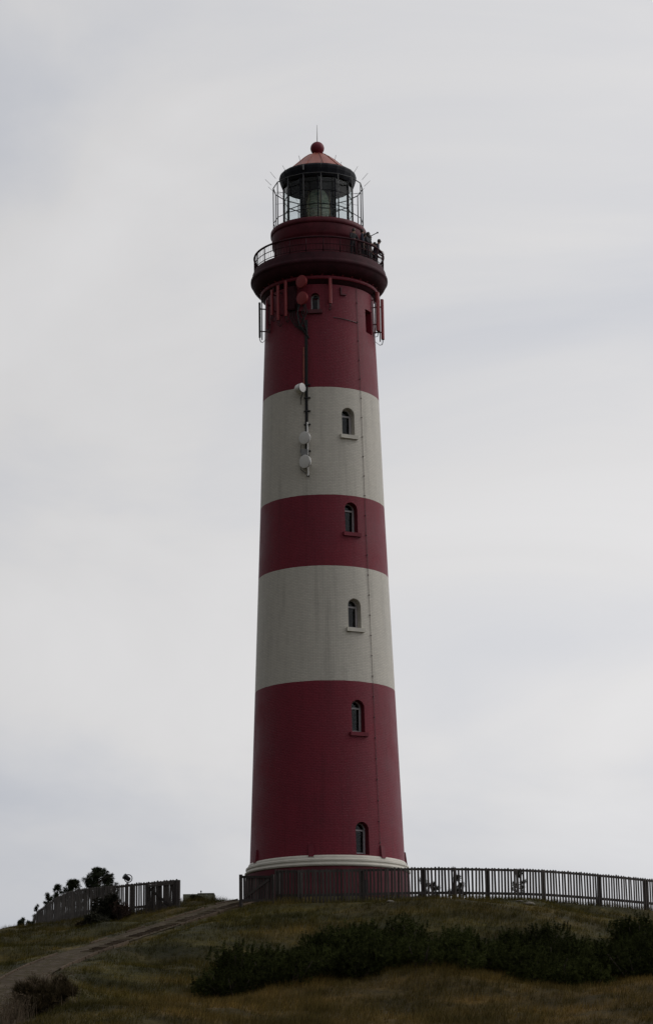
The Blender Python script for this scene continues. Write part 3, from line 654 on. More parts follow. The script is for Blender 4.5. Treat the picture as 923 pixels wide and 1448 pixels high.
def drum_dish(u, v, r, rad, label, m, face, tilt=0.0, depth=0.22, name='dish_antenna', back=0.25, group=None):
    th, z = px_on(u, v, r)
    t = thing(name, (r*math.sin(th), -r*math.cos(th), z), label, 'antenna', group, rz=th+face)
    rot = Matrix.Rotation(R(90)+tilt, 3, 'X')
    b = MB(); b.lathe([(rad*0.55, -depth), (rad*0.9, -depth*0.75), (rad, -depth*0.45), (rad, 0.0), (rad*0.985, 0.012), (rad*0.6, 0.03), (rad*0.02, 0.035)], 36)
    b.v = [tuple(rot @ Vector(q)) for q in b.v]; b.build('dish', m, t, sharp=40)
    rm = MB(); rm.lathe([(rad*1.0, -0.05), (rad*1.03, -0.045), (rad*1.03, -0.01), (rad*1.0, -0.005)], 36, close=False); rm.v = [tuple(rot @ Vector(q)) for q in rm.v]; rm.build('rim', M['grey_metal'] if m is M['white_shell'] else m, t)
    c = Matrix.Rotation(-face, 3, 'Z') @ Vector((0, 1, 0)); rs = max(0.1, r-rad_at(z)-depth*0.3)
    b = MB(); b.tube([rot @ Vector((0, 0, -depth+0.02)), c*(rs*0.75)], 0.04, 6); b.tube([c*(rs*0.75), c*(rs+0.06)], 0.05, 6); b.build('bracket', M['grey_metal'] if m is M['white_shell'] else M['red_dark'], t)
    return t
drum_dish(425.5, 398, 3.42, 0.33, 'upper red drum dish hung right under the gallery', M['red_antenna'], R(-22), 0.05, group='red drum dishes under the gallery')
drum_dish(426.5, 421.5, 3.42, 0.34, 'lower red drum dish hung below the other red one', M['red_antenna'], R(-22), 0.05, group='red drum dishes under the gallery')
drum_dish(430, 619, 3.55, 0.325, 'upper white drum dish on the upper white band', M['white_shell'], R(-20), 0.08, group='white drum dishes on the upper white band')
drum_dish(430.5, 652.5, 3.57, 0.345, 'lower white drum dish with a pipe stub hanging beneath it', M['white_shell'], R(-24), 0.08, group='white drum dishes on the upper white band')
hd = drum_dish(427.5, 548, 3.45, 0.24, 'small white drum antenna turned sideways where red meets white', M['white_shell'], R(62), 0.0, depth=0.46, name='horn_antenna')
b = MB(); b.tube([(0.1, 0.05, -0.2), (0.0, 0.12, -0.5), (0.12, 0.25, -0.75), (0.3, 0.42, -0.72)], 0.018, 6); b.build('cable', M['cable'], hd)
b = MB(); b.tube([(0.18, 0.16, -0.2), (0.2, 0.3, -0.5), (0.3, 0.42, -0.68)], 0.018, 6); b.build('cable', M['cable'], hd)

# mast carrying the white dishes
th_m, ztop = px_on(434.5, 597, 3.24); _, zbot = px_on(434.0, 676, 3.24)
ms = thing('antenna_mast', (3.24*math.sin(th_m), -3.24*math.cos(th_m), zbot), 'short pale steel mast pipe behind the two white dishes', 'mast', rz=th_m)
b = MB(); b.tube([(0, 0, 0.1), (0, 0, ztop-zbot)], 0.045, 10); b.build('pipe', M['white_shell'], ms)
for z in (0.12, 1.2, 2.0, ztop-zbot-0.15):
    b = MB(); b.box((0, 0.09, z), (0.12, 0.24, 0.07)); b.build('wall_bracket', M['black'], ms)
b = MB(); b.box((-0.16, -0.05, 1.36), (0.36, 0.16, 0.3)); b.build('radio_box', M['grey_metal'], ms)
b = MB(); b.tube([(-0.3, -0.15, 1.75), (-0.36, -0.12, 1.4), (-0.28, -0.1, 1.12), (0, 0.0, 1.05), (0.09, 0.07, 1.5)], 0.016, 6); b.tube([(-0.34, -0.15, 0.7), (-0.36, -0.1, 0.45), (-0.15, -0.02, 0.28), (0.0, 0.02, 0.25)], 0.016, 6); b.build('cable', M['cable'], ms)

# cable run down the face of the tower
_, zt = px_on(437, 452, 3.0); _, zb = px_on(437, 664, 3.0)
TH_C = math.asin(-0.74/3.12)
cr = thing('cable_run', on(math.degrees(TH_C), rad_at(zb)+0.06, zb), 'black cable run clipped to the tower above the white dishes', 'cable')
for off, r_ in ((-0.05, 0.026), (0.0, 0.03), (0.055, 0.026)):
    b = MB(); pts = []
    for z in np.linspace(zb, zt, 16):
        q = on(math.degrees(TH_C+off/3.1), rad_at(z)+0.05, z); pts.append(q-cr.location)
    b.tube(pts, r_, 6); b.build('cable', M['cable'], cr)
cl_ = box_mesh('clip', (0.34, 0.10, 0.05), M['black'])
for z in np.arange(zb+0.2, zt-3.2, 0.72): o = link('clip', cl_, cr, on(math.degrees(TH_C)+0.7, rad_at(z)+0.05, z)-cr.location, TH_C)
_, z0 = px_on(432.5, 546, 3.1); _, z1 = px_on(432, 490, 3.1)
cp = thing('conduit', on(math.degrees(TH_C)-2.6, rad_at(z0)+0.05, z0), 'thin reddish conduit pipe beside the cable run on the red band', 'pipe')
b = MB(); b.tube([(0, 0, 0), on(math.degrees(TH_C)-2.6, rad_at(z1)+0.05, z1)-cp.location], 0.035, 8); b.build('pipe', M['roof_red'], cp)
for f in (0.2, 0.8):
    b = MB(); z = z0+(z1-z0)*f; b.box(on(math.degrees(TH_C)-2.6, rad_at(z)+0.03, z)-cp.location, (0.12, 0.1, 0.04)); b.build('clip', M['red_dark'], cp)

# equipment box, dark cables and small fixtures under the gallery
th, z = px_on(412.5, 441, 3.1)
eb = thing('equipment_box', (3.02*math.sin(th), -3.02*math.cos(th), z), 'dark equipment cabinet on the red wall left of the red dishes', 'cabinet', rz=th)
b = MB(); b.box((0, 0, 0.75), (0.42, 0.24, 1.3)); b.build('cabinet', M['sooty_red'], eb)
b = MB(); b.box((0, -0.13, 0.75), (0.36, 0.02, 1.2)); b.build('cover', M['sooty_red'], eb)
for x in (-0.12, 0.0, 0.12):
    b = MB(); b.tube([(x, 0, 0.1), (x*1.1, 0.0, -0.3), (x+0.25, 0.05, -0.75), (x+0.62, 0.02, -1.05)], 0.03, 6); b.build('cable', M['cable'], eb)
th, z = px_on(426, 447, 3.05)
cg = thing('cable_bundle', (3.02*math.sin(th), -3.02*math.cos(th), z), 'tangle of dark cables below the red dishes', 'cable', rz=th)
for k in range(7):
    b = MB(); x0 = rng.uniform(-.25, .2); b.tube([(x0, rng.uniform(-.12, .02), 0.75), (x0+rng.uniform(-.2, .2), rng.uniform(-.25, -.05), 0.1), (rng.uniform(-.1, .3), rng.uniform(-.15, 0), -0.6), (0.36+rng.uniform(-.05, .05), 0.05, -1.2)], 0.028, 6); b.build('cable', M['cable'], cg)
b = MB(); b.box((0.02, -0.05, 0.35), (0.3, 0.16, 0.22)); b.build('junction_box', M['red'], cg)
th, z = px_on(484, 417, 2.95)
br = thing('angle_bracket', (2.93*math.sin(th), -2.93*math.cos(th), z), 'empty L shaped red bracket right of the small red antenna', 'bracket', rz=th)
b = MB(); b.box((-0.08, 0, 0.2), (0.07, 0.12, 0.42)); b.build('upright', M['red_dark'], br)
b = MB(); b.box((0.06, -0.003, 0.02), (0.30, 0.12, 0.06)); b.build('arm', M['red_dark'], br)

# lightning conductor on the right flank
TH_L = R(42)
lc = thing('lightning_conductor', on(42, 3.96, 2.55), 'thin lightning conductor running down the right flank of the tower', 'cable')
b = MB(); b.tube([on(42, rad_at(z)+0.025, z)-lc.location for z in np.linspace(2.6, 32.5, 30)], 0.009, 5); b.build('wire', M['wire'], lc)
lcb = box_mesh('clip', (0.045, 0.06, 0.04), M['wire'])
for z in np.arange(3.2, 32.3, 1.05): link('clip', lcb, lc, on(42, rad_at(z)+0.03, z)-lc.location, TH_L)
# horizontal strip round the upper red band
hs = thing('cable_strap', on(14, 2.95, 30.52), 'thin dark strap running round the red band to the conductor', 'cable')
b = MB(); b.tube([on(a, rad_at(30.5)+0.025, 30.55-0.004*(a-14))-hs.location for a in range(14, 44, 2)], 0.018, 5); b.build('strap', M['black'], hs)
# boom on the lantern deck
q0, q1 = P(517, 337.5, -0.4), P(533.5, 329, -0.4)
bo = thing('boom', q0, 'thin pole jutting up and out from the lantern deck on the right', 'pole')
b = MB(); b.tube([(-0.2, 0, -0.09), q1-q0], 0.022, 6); b.build('pole', M['black'], bo)
b = MB(); b.box(q1-q0, (0.09, 0.05, 0.07)); b.build('tip', M['black'], bo)

# ------------------------------------------------------------------ visitors on the gallery
def person(loc, face, h, label, jacket, hair_long=False, lean=0.0, arms='rail'):
    t = thing('person', loc, label, 'person', 'visitors on the gallery', rz=face)
    s = h/1.72; V = []; Ed = []; Rd = []
    def v(x, y, z, r): V.append((x*s, (y-lean*max(0, z-0.9))*s, z*s)); Rd.append(r*s); return len(V)-1
    pel = v(0, 0, 0.95, 0.155); ab = v(0, 0, 1.12, 0.145); ch = v(0, 0.0, 1.32, 0.175); nk = v(0, -0.01, 1.47, 0.062); hd1 = v(0, -0.02, 1.56, 0.085); hd2 = v(0, -0.025, 1.645, 0.092); 
    Ed += [(pel, ab), (ab, ch), (ch, nk), (nk, hd1), (hd1, hd2)]
    for sx in (-1, 1):
        sh = v(sx*0.19, 0, 1.40, 0.075)
        if arms == 'rail': el = v(sx*0.27, -0.12, 1.12, 0.052); wr_ = v(sx*0.18, -0.34, 0.98, 0.038); ha = v(sx*0.15, -0.41, 0.97, 0.036)
        else: el = v(sx*0.25, 0.02, 1.12, 0.052); wr_ = v(sx*0.25, -0.06, 0.88, 0.038); ha = v(sx*0.24, -0.09, 0.79, 0.036)
        hp = v(sx*0.10, 0, 0.86, 0.105); kn = v(sx*0.11, -0.02, 0.48, 0.068); an = v(sx*0.11, 0.02, 0.10, 0.046); to = v(sx*0.12, -0.14, 0.05, 0.042)
        Ed += [(ch, sh), (sh, el), (el, wr_), (wr_, ha), (pel, hp), (hp, kn), (kn, an), (an, to)]
    me = bpy.data.meshes.new('body'); me.from_pydata(V, Ed, []); o = link('body', me, t)
    o.modifiers.new('s', 'SKIN'); sk = me.skin_vertices[0].data
    for i, r in enumerate(Rd): sk[i].radius = (r, r*(0.72 if i in (0, 1, 2) else 1.0))
    sk[0].use_root = True; sb = o.modifiers.new('d', 'SUBSURF'); sb.levels = 2
    dg = bpy.context.evaluated_depsgraph_get(); nm = bpy.data.meshes.new_from_object(o.evaluated_get(dg)); o.modifiers.clear(); o.data = nm
    nm.materials.clear()
    for m in (jacket, M['trousers'], M['skin']): nm.materials.append(m)
    for p in nm.polygons:
        z = p.center.z/s; p.use_smooth = True
        p.material_index = 2 if (z > 1.46 or ((p.center-Vector(V[ha])).length < 0.085*s or (p.center-Vector((-V[ha][0], V[ha][1], V[ha][2]))).length < 0.085*s)) else (1 if z < 0.9 else 0)
    # hair, nose and fingers
    hp_ = Vector(V[hd2]); b = MB(); b.lathe([(0.02*s, 0.125*s), (0.06*s, 0.112*s), (0.095*s, 0.065*s), (0.103*s, 0.0), (0.098*s, -0.05*s)]+([(0.10*s, -0.14*s), (0.08*s, -0.2*s)] if hair_long else [(0.08*s, -0.09*s)]), 14, c=hp_+Vector((0, 0.022*s, 0.0)))
    b.build('hair', M['hair'], t, sharp=None)
    b = MB(); b.add([hp_+Vector(q)*s for q in ((-0.014, -0.085, -0.03), (0.014, -0.085, -0.03), (0, -0.12, -0.028), (0, -0.088, 0.02))], [(0, 1, 2), (1, 3, 2), (3, 0, 2)], True); b.build('nose', M['skin'], t, sharp=None)
    for sgn in (1, -1):
        hx = Vector((V[ha][0]*sgn, V[ha][1], V[ha][2])); b = MB()
        for k in range(4): b.tube([hx+Vector(((k-1.5)*0.018, -0.01, -0.01))*s, hx+Vector(((k-1.5)*0.02, -0.06-0.008*(k in (1, 2)), -0.035))*s, hx+Vector(((k-1.5)*0.02, -0.062, -0.07))*s], 0.009*s, 5)
        b.tube([hx+Vector((-0.03*sgn, 0.01, 0))*s, hx+Vector((-0.055*sgn, -0.03, -0.02))*s], 0.010*s, 5); b.build('fingers', M['skin'], t, sharp=None)
    return t
GZ = 34.01
def vis(th, r, *a, **k):
    q = on(th, r, GZ); return person(q, R(th+k.pop('turn', 0)), *a, **k)
vis(97, 2.98, 1.80, 'person in black standing at the rail, just right of the drum', M['jacket_black'], arms='rail', lean=0.05)
vis(82, 3.02, 1.66, 'person in navy leaning out, outermost on the right of the gallery', M['jacket_navy'], lean=0.32)
vis(72, 2.85, 1.74, 'person in brown jacket standing behind the two at the right rail', M['jacket_brown'], hair_long=True, arms='down')
vis(60, 2.95, 1.68, 'person in black with long hair in the middle of the gallery group', M['jacket_black'], hair_long=True, arms='rail', lean=0.1)
vis(50, 3.0, 1.70, 'person in navy turned sideways, second from the left on the gallery', M['jacket_navy'], arms='down', turn=40)
vis(66, 2.7, 1.78, 'tall person in black close to the wall behind the gallery group', M['jacket_black'], arms='down', turn=-20)
vis(38, 2.92, 1.58, 'shorter person in black, leftmost of the gallery group', M['jacket_black'], arms='rail', lean=0.12)

# ------------------------------------------------------------------ fences and gates
def fence(line_pts, label, px_posts, m, height_=1.58, pitch=0.167, post_step=None, cat='fence', dens=0.045):
    root = thing('picket_fence', line_pts[0], label, cat, 'picket fences round the tower'); o0 = Vector(line_pts[0])
    smp = catmull(line_pts, pitch); n = len(smp)
    pmesh = []
    for k in range(3):
        b = MB(); hw = dens+0.003*k; b.add([(-hw, -0.009, 0), (hw, -0.009, 0), (hw, 0.009, 0), (-hw, 0.009, 0), (-hw, -0.009, height_-0.03), (hw, -0.009, height_-0.03), (hw, 0.009, height_-0.03), (-hw, 0.009, height_-0.03), (-hw*.4, -0.009, height_), (hw*.4, -0.009, height_), (hw*.4, 0.009, height_), (-hw*.4, 0.009, height_)],
              [(3, 2, 1, 0), (0, 1, 5, 4), (1, 2, 6, 5), (2, 3, 7, 6), (3, 0, 4, 7), (4, 5, 9, 8), (5, 6, 10, 9), (6, 7, 11, 10), (7, 4, 8, 11), (8, 9, 10, 11)]); pmesh.append(b.mesh('paling', m))
    post = box_mesh('post', (0.19, 0.13, height_+0.32), m, (0, 0, (height_+0.32)/2-0.33))
    tang = []
    for i in range(n):
        a = smp[max(i-1, 0)]; c = smp[min(i+1, n-1)]; tang.append(Vector((c.x-a.x, c.y-a.y, 0)).normalized())
    centre = Vector((0, 2, 0)); pidx = [0]
    if px_posts:
        for u in px_posts:
            best = min(range(n), key=lambda i: abs(prj(smp[i])[0]-u)); pidx.append(best)
        last = pidx[-1]
        while last+16 < n: last += 16; pidx.append(last)
    else:
        while pidx[-1]+post_step < n: pidx.append(pidx[-1]+post_step)
    pidx = sorted(set(pidx+[n-1]))
    for i in range(n):
        p = smp[i]; t = tang[i]; nn = Vector((-t.y, t.x, 0))
        if nn.dot(centre-p) < 0: nn = -nn
        if rng.random() < 0.004: continue
        k = link('paling', pmesh[rng.randrange(3)], root); q = p-nn*0.035-o0; k.location = (q.x, q.y, q.z+0.025+rng.gauss(0, .011))
        k.rotation_euler = (rng.uniform(-.012, .012), rng.gauss(0, .010), math.atan2(t.y, t.x)+rng.uniform(-.015, .015))
    for i in pidx:
        p = smp[i]; t = tang[i]; nn = Vector((-t.y, t.x, 0)); nn = nn if nn.dot(centre-p) > 0 else -nn
        k = link('post', post, root); q = p+nn*0.12-o0; k.location = q; k.rotation_euler = (0, rng.gauss(0, .008), math.atan2(t.y, t.x))
    for i0, i1 in zip(pidx, pidx[1:]):
        if i1-i0 < 2: continue
        for nm, z0, z1 in (('top_rail', height_-0.115, height_-0.012), ('bottom_rail', 0.36, 0.48)):
            b = MB(); sec = []
            for i in range(i0, i1+1):
                p = smp[i]; t = tang[i]; nn = Vector((-t.y, t.x, 0)); nn = nn if nn.dot(centre-p) > 0 else -nn
                e = t*(0.012 if i == i0 else (-0.012 if i == i1 else 0))
                sec.append([p+e+nn*o_+Vector((0, 0, z))-o0 for o_, z in ((-0.021, z0), (0.04, z0), (0.04, z1), (-0.021, z1))])
            q = len(sec); b.add([x for s_ in sec for x in s_], [(i*4+j, i*4+(j+1) % 4, (i+1)*4+(j+1) % 4, (i+1)*4+j) for i in range(q-1) for j in range(4)]+[(0, 1, 2, 3), tuple((q-1)*4+j for j in (3, 2, 1, 0))])
            b.build(nm, m, root, sharp=None)
    return root
def prj(q):
    q = Vector(q)-CAM; k = q.dot(fw); return PW/2+F_PX*q.dot(rtv)/k, PH/2-F_PX*q.dot(upv)/k
fence(fence_right, 'long weathered picket fence in front of the tower and off to the right', [423, 516, 602, 690, 770, 849, 915], M['wood'])
fence(fence_left, 'grey picket fence curving away downhill on the left behind the bushes', None, M['wood_grey'], post_step=17, dens=0.05)
def gate(p0, p1, h, label, m, flip):
    root = thing('gate', p0, label, 'gate', 'gate leaves'); d = p1-p0; ln = Vector((d.x, d.y, 0)).length; rz = math.atan2(d.y, d.x); root.rotation_euler = (0, 0, rz); sl = d.z/ln
    pm_ = box_mesh('paling', (0.10, 0.022, h-0.12), m, (0, 0, (h-0.12)/2)); n = int(ln/0.135)
    for i in range(n):
        x = 0.10+(ln-0.2)*(i+0.5)/n; o = link('paling', pm_, root, (x, 0.0, 0.10+sl*x+rng.uniform(-.012, .012)), 0); o.rotation_euler = (0, rng.gauss(0, .008), rng.uniform(-.02, .02))
    for nm, z in (('top_rail', h-0.06), ('bottom_rail', 0.12)):
        b = MB(); ang = math.atan(sl); b.box((ln/2, -0.045, z+sl*ln/2), (ln-0.02, 0.05, 0.11), Matrix.Rotation(-ang, 3, 'Y')); b.build(nm, m, root)
    b = MB(); a = Vector((0.12, -0.044, 0.2)); c = Vector((ln-0.12, -0.044, h-0.14+sl*ln)); 
    if flip: a, c = Vector((0.12, -0.044, h-0.14)), Vector((ln-0.12, -0.044, 0.2+sl*ln))
    dv = c-a; b.box((a+c)/2, (dv.length-0.1, 0.046, 0.11), Matrix.Rotation(-math.atan2(dv.z, dv.x), 3, 'Y')); b.build('diagonal_brace', m, root)
    for x in (0.0, ln):
        b = MB(); b.box((x, -0.02, (h+0.03)/2-0.1+sl*x), (0.13, 0.12, h+0.27)); b.build('post', m, root)
    return root
ga0, ga1 = P(341, 1277, -10.4), P(386, 1277, -10.9)
gate(ga0, ga1, 1.26, 'dark wooden gate leaf with diagonal brace at the left end of front fence', M['wood'], False)
gb0, gb1 = P(208, 1295, -4.0), P(249, 1290.5, -4.6)
gate(gb0, gb1, 1.48, 'dark wooden gate leaf folded back against the left fence by the path', M['wood'], True)

# ------------------------------------------------------------------ plants
def needles_mesh(name, centres, radii, per, length, width, mat, seed, up=0.25, core=True):
    g = np.random.default_rng(seed); C = np.repeat(np.asarray(centres, float), per, 0); Rr = np.repeat(np.asarray(radii, float), per)
    n = len(C); d = g.normal(size=(n, 3)); d[:, 2] += up; d /= np.linalg.norm(d, axis=1)[:, None]
    base = C+d*(Rr*g.uniform(0.05, 0.6, n))[:, None]; ln = length*g.uniform(0.6, 1.3, n)
    tip = C+d*(Rr*g.uniform(0.5, 1.0, n)+ln*0.5)[:, None]; sd_ = np.cross(d, g.normal(size=(n, 3))); sd_ /= np.linalg.norm(sd_, axis=1)[:, None]
    w_ = width*g.uniform(0.6, 1.4, n)[:, None]
    v = np.empty((n, 3, 3)); v[:, 0] = base-sd_*w_; v[:, 1] = base+sd_*w_; v[:, 2] = tip
    return tri_mesh(name, v, mat)
def tri_mesh(name, v, mat, attr=None):
    n = len(v); me = bpy.data.meshes.new(name); me.vertices.add(n*3); me.vertices.foreach_set('co', v.reshape(-1).astype(np.float32))
    me.loops.add(n*3); me.loops.foreach_set('vertex_index', np.arange(n*3, dtype=np.int32)); me.polygons.add(n); me.polygons.foreach_set('loop_start', np.arange(0, n*3, 3, dtype=np.int32))
    me.update(); me.materials.append(mat)
    if attr is not None:
        a = me.attributes.new('dry', 'FLOAT', 'POINT'); a.data.foreach_set('value', np.repeat(attr, 3).astype(np.float32))
    return me
def shrub_shape(seed, rx, h, lobes, nclump, clump_r, shoots=0):
    g = np.random.default_rng(seed); cs = []; rs = []
    ls = [(0, 0, h*0.45, rx*0.75, h*0.5)]+[(g.uniform(-.6, .6)*rx, g.uniform(-.6, .6)*rx, h*g.uniform(.25, .75), rx*g.uniform(.22, .5), h*g.uniform(.22, .45)) for _ in range(lobes)]
    for _ in range(nclump):
        x, y, z, a, c = ls[g.integers(len(ls))]; d = g.normal(size=3); d /= np.linalg.norm(d); k = g.uniform(0.55, 1.02)**0.6
        q = (x+d[0]*a*k, y+d[1]*a*k, max(0.02, z+d[2]*c*k)); cs.append(q); rs.append(clump_r*g.uniform(.6, 1.3))
    for _ in range(shoots):                      # upright young shoots that break the outline
        x, y, z, a, c = ls[g.integers(len(ls))]; an = g.uniform(0, 6.283); rr = a*math.sqrt(g.uniform(0, 1))*0.95
        zz = z+c*math.sqrt(max(0.0, 1-(rr/a)**2)); ln = g.uniform(0.15, 0.42); tx, ty = g.normal(0, 0.12, 2)+np.array([math.cos(an), math.sin(an)])*0.25*rr/a
        for k in range(5): cs.append((x+rr*math.cos(an)+tx*ln*k/4, y+rr*math.sin(an)+ty*ln*k/4, zz-0.05+ln*k/4)); rs.append(0.035)
    return cs, rs, ls
def stems_mesh(name, ls, h, m, seed):
    g = np.random.default_rng(seed); b = MB()
    for x, y, z, a, c in ls: b.tube([(x*0.15, y*0.15, -0.15), (x*0.6, y*0.6, z*0.5), (x, y, z+c*0.3)], [0.06, 0.045, 0.015], 5)
    for k in range(6):
        x, y = g.uniform(-.5, .5, 2); b.tube([(x*.1, y*.1, -0.1), (x, y, h*0.75)], [0.03, 0.008], 4)
    return b.mesh(name, m)
shv = []
for k, (rx, h) in enumerate(((1.55, 1.35), (1.8, 1.2), (1.35, 1.6), (1.65, 1.0), (1.25, 1.25))):
    cs, rs, ls = shrub_shape(20+k, rx, h, 13, 950, 0.085, 70)
    shv.append((needles_mesh('foliage', cs, rs, 20, 0.13, 0.0095, M['needles'], 50+k, 0.9), stems_mesh('stem', ls, h, M['bark'], 70+k)))
def put_shrub(name, x, y, meshes, sc, label, cat='shrub', group=None, zs=1.0, sink=0.05, rot=None):
    t = thing(name, (x, y, gz(x, y)-sink), label, cat, group, rz=rng.uniform(0, 6.28) if rot is None else rot); t.scale = (sc, sc, sc*zs)
    link('foliage', meshes[0], t); link('stem', meshes[1], t)
    return t
# the low pine thicket between the near ridge and the fence
thick = []
def inside(u, v):
    top = np.interp(u, [285, 300, 330, 360, 420, 470, 520, 560, 620, 760, 830, 960], [1396, 1384, 1362, 1346, 1327, 1317, 1304, 1296, 1294, 1303, 1311, 1316])
    bot = np.interp(u, [285, 340, 400, 450, 500, 560, 700, 800, 860, 960], [1420, 1418, 1414, 1406, 1394, 1388, 1392, 1400, 1394, 1384])
    return top+8 < v < bot+6
tries = 0
while tries < 14000 and len(thick) < 170:
    tries += 1; x = rng.uniform(-7, 24); y = rng.uniform(-36.0, -12.5); u, v = prj((x, y, gz(x, y)+0.4))
    if not inside(u, v) or u > 985: continue
    if not inside(u, v-34) and vnoise(np.array([x]), np.array([y]), 2.6, 41)[0] < 0.33: continue
    if any((x-a)**2+(y-b_)**2 < 1.28**2 for a, b_ in thick): continue
    thick.append((x, y))
for x, y in thick:
    put_shrub('mountain_pine', x, y, shv[rng.randrange(5)], rng.uniform(0.72, 1.08), 'low dark mountain pine in the thicket below the front fence', 'shrub', 'mountain pines of the thicket', rng.uniform(0.7, 1.05), 0.12)

def pine(px, base_v, top_v, Y, label, seed, width_px, lean=0.0, clumps=26, m=None, group='pines behind the left fence', crown_from=0.35, bare=False, ground=None):
    g = np.random.default_rng(seed); tp = P(px, top_v, Y); x = tp.x; zb = gz(x, Y); h = tp.z-zb; rad = width_px/2/27.5
    t = thing('pine_tree', (x, Y, zb), label, 'tree', group); b = MB()
    b.tube([(0, 0, -0.2), (0.05*lean, 0.03, h*0.4), (0.0, 0, h*0.8), (0, 0, h-0.1)], [0.075, 0.06, 0.035, 0.012], 7); tr = b.build('trunk', M['bark'], t)
    cs = [(0, 0, h-0.17)]; rs = [0.14]
    for k in range(clumps):
        f = g.uniform(crown_from, 0.97); zz = h*f; reach = rad*min(1.0, 1.35*(1-f)/(1-crown_from)+0.22)*g.uniform(0.45, 1.0); a = g.uniform(0, 6.283)
        ca = math.cos(a); e = Vector((reach*ca*(1.25 if ca > 0 else 0.75), reach*math.sin(a), min(h-0.15, zz+reach*0.35))); lb = MB(); lb.tube([(0, 0, zz*0.93), (e.x*.5, e.y*.5, zz+reach*0.05), e], [0.028, 0.02, 0.009], 5); lb.build('limb', M['bark'], tr)
        cs.append(tuple(e)); rs.append(g.uniform(0.08, 0.19))
        cs.append((e.x*.65+g.uniform(-.08, .08), e.y*.65+g.uniform(-.08, .08), zz+reach*0.15)); rs.append(g.uniform(0.09, 0.19))
    link('crown', needles_mesh('crown', cs, rs, 90, 0.12, 0.011, m or M['needles_green'], seed+5, 0.3), t)
    return t
pine(137, 1300, 1226, 2.0, 'largest bushy pine rising above the left fence', 3, 52, clumps=75)
pine(152, 1300, 1236, 3.5, 'pine right behind the largest one, nearest the searchlight', 13, 30, clumps=34)
pine(103, 1300, 1244, 9.0, 'broad low pine left of the largest pine above the fence', 4, 42, clumps=60)
pine(82, 1300, 1249, 13.0, 'narrow pine with a single round top above the left fence', 5, 24, clumps=24)
pine(68, 1310, 1262, 16.0, 'small pine peeping over the sloping part of the left fence', 6, 22, clumps=14)
pine(53, 1310, 1277, 19.5, 'tiny pine at the far end of the left fence', 7, 14, clumps=8)
pine(32, 1320, 1300, 4.0, 'knee high pine on the skyline left of the fence', 8, 18, clumps=9, crown_from=0.2)
pine(42, 1320, 1305, 5.0, 'knee high pine tucked against the far left fence end', 9, 12, clumps=6, crown_from=0.2)
grp = 'young pines behind the front fence'
pine(597, 1272, 1240, -5.0, 'young pine behind the fence just right of the tower foot', 21, 22, clumps=12, group=grp, crown_from=0.15)
pine(612, 1272, 1247, -4.0, 'low young pine second from the tower behind the fence', 22, 18, clumps=8, group=grp, crown_from=0.1)
pine(641, 1272, 1224, -4.0, 'young pine with a tall bare leader behind the front fence', 23, 26, clumps=5, group=grp, crown_from=0.1)
pine(650, 1272, 1247, -3.0, 'round young pine beside the one with the bare leader', 26, 20, clumps=9, group=grp, crown_from=0.1)
pine(731, 1275, 1227, -2.0, 'single spiky young pine behind the fence further right', 24, 24, clumps=9, group=grp, crown_from=0.1)

# bushes by the left fence
def bush_meshes(seed, rx, h, n, m, lw=0.028, ll=0.12, per=14, up=0.3):
    cs, rs, ls = shrub_shape(seed, rx, h, 5, n, 0.14); return needles_mesh('foliage', cs, rs, per, ll, lw, m, seed+1, up), stems_mesh('stem', ls, h, M['bark'], seed+2)
def bush_at(u, v, Y, rx, h, m, seed, label, n=260, name='bush'):
    q = P(u, v, Y); return put_shrub(name, q.x, q.y, bush_meshes(seed, rx, h, n, m), 1.0, label, 'bush', sink=0.08, rot=0.0)
bush_at(146, 1299, -3.6, 0.85, 1.55, M['bushleaf'], 101, 'dense dark round bush in front of the left fence', 700)
bush_at(170, 1296, -3.9, 0.5, 0.95, M['dry_leaf'], 102, 'thin brown withered bush beside the dark bush by the fence', 140)
bush_at(140, 1319, -9.5, 0.75, 0.75, M['bushleaf'], 103, 'small low bush on the bank between fence and path', 260)
bush_at(120, 1318, -9.0, 0.4, 0.4, M['heather'], 104, 'knee high brown bush on the bank left of the small bush', 100)

# dark heather bush and straw coloured tall grass at the lower left
q = P(70, 1430, -41.0)
put_shrub('heather_bush', q.x, q.y, bush_meshes(111, 0.95, 0.95, 420, M['heather'], 0.010, 0.40, 16, 1.6), 1.0, 'dark brown twiggy bush in the lower left beside the path', 'bush', rot=0.4)
q = P(55, 1446, -44.0)
put_shrub('heather_bush', q.x, q.y, bush_meshes(112, 0.8, 0.9, 420, M['heather'], 0.010, 0.36, 16, 1.6), 1.0, 'lower brown twiggy bush at the bottom left corner', 'bush', rot=1.0)
def reed_tuft(u, v, Y, n, h, spread, label, seed, group):
    g = np.random.default_rng(seed); q = P(u, v, Y); z = gz(q.x, q.y); t = thing('tall_grass', (q.x, q.y, z-0.05), label, 'grass', group)
    b = MB()
    for k in range(n):
        x, y = g.normal(0, spread, 2); hh = h*g.uniform(.6, 1.1); lx, ly = g.normal(0.05, 0.16, 2)*hh
        zz0 = gz(q.x+x, q.y+y)-z; b.tube([(x, y, zz0), (x+lx*.4, y+ly*.4, zz0+hh*.6), (x+lx, y+ly, zz0+hh)], [0.012, 0.009, 0.004], 3, caps=False)
    b.build('stalk', M['straw'], t, sharp=None)['kind'] = 'stuff'
    v_ = []
    hd = []
    for k in range(n//2):
        x, y = g.normal(0, spread, 2); hh = h*g.uniform(.75, 1.1); hd.append((x+g.normal(.05, .1)*hh, y+g.normal(0, .1)*hh, hh))
    o = link('seed_head', needles_mesh('seed_head', hd, [0.05]*len(hd), 7, 0.07, 0.009, M['straw'], seed+3, 0.8), t); o['kind'] = 'stuff'
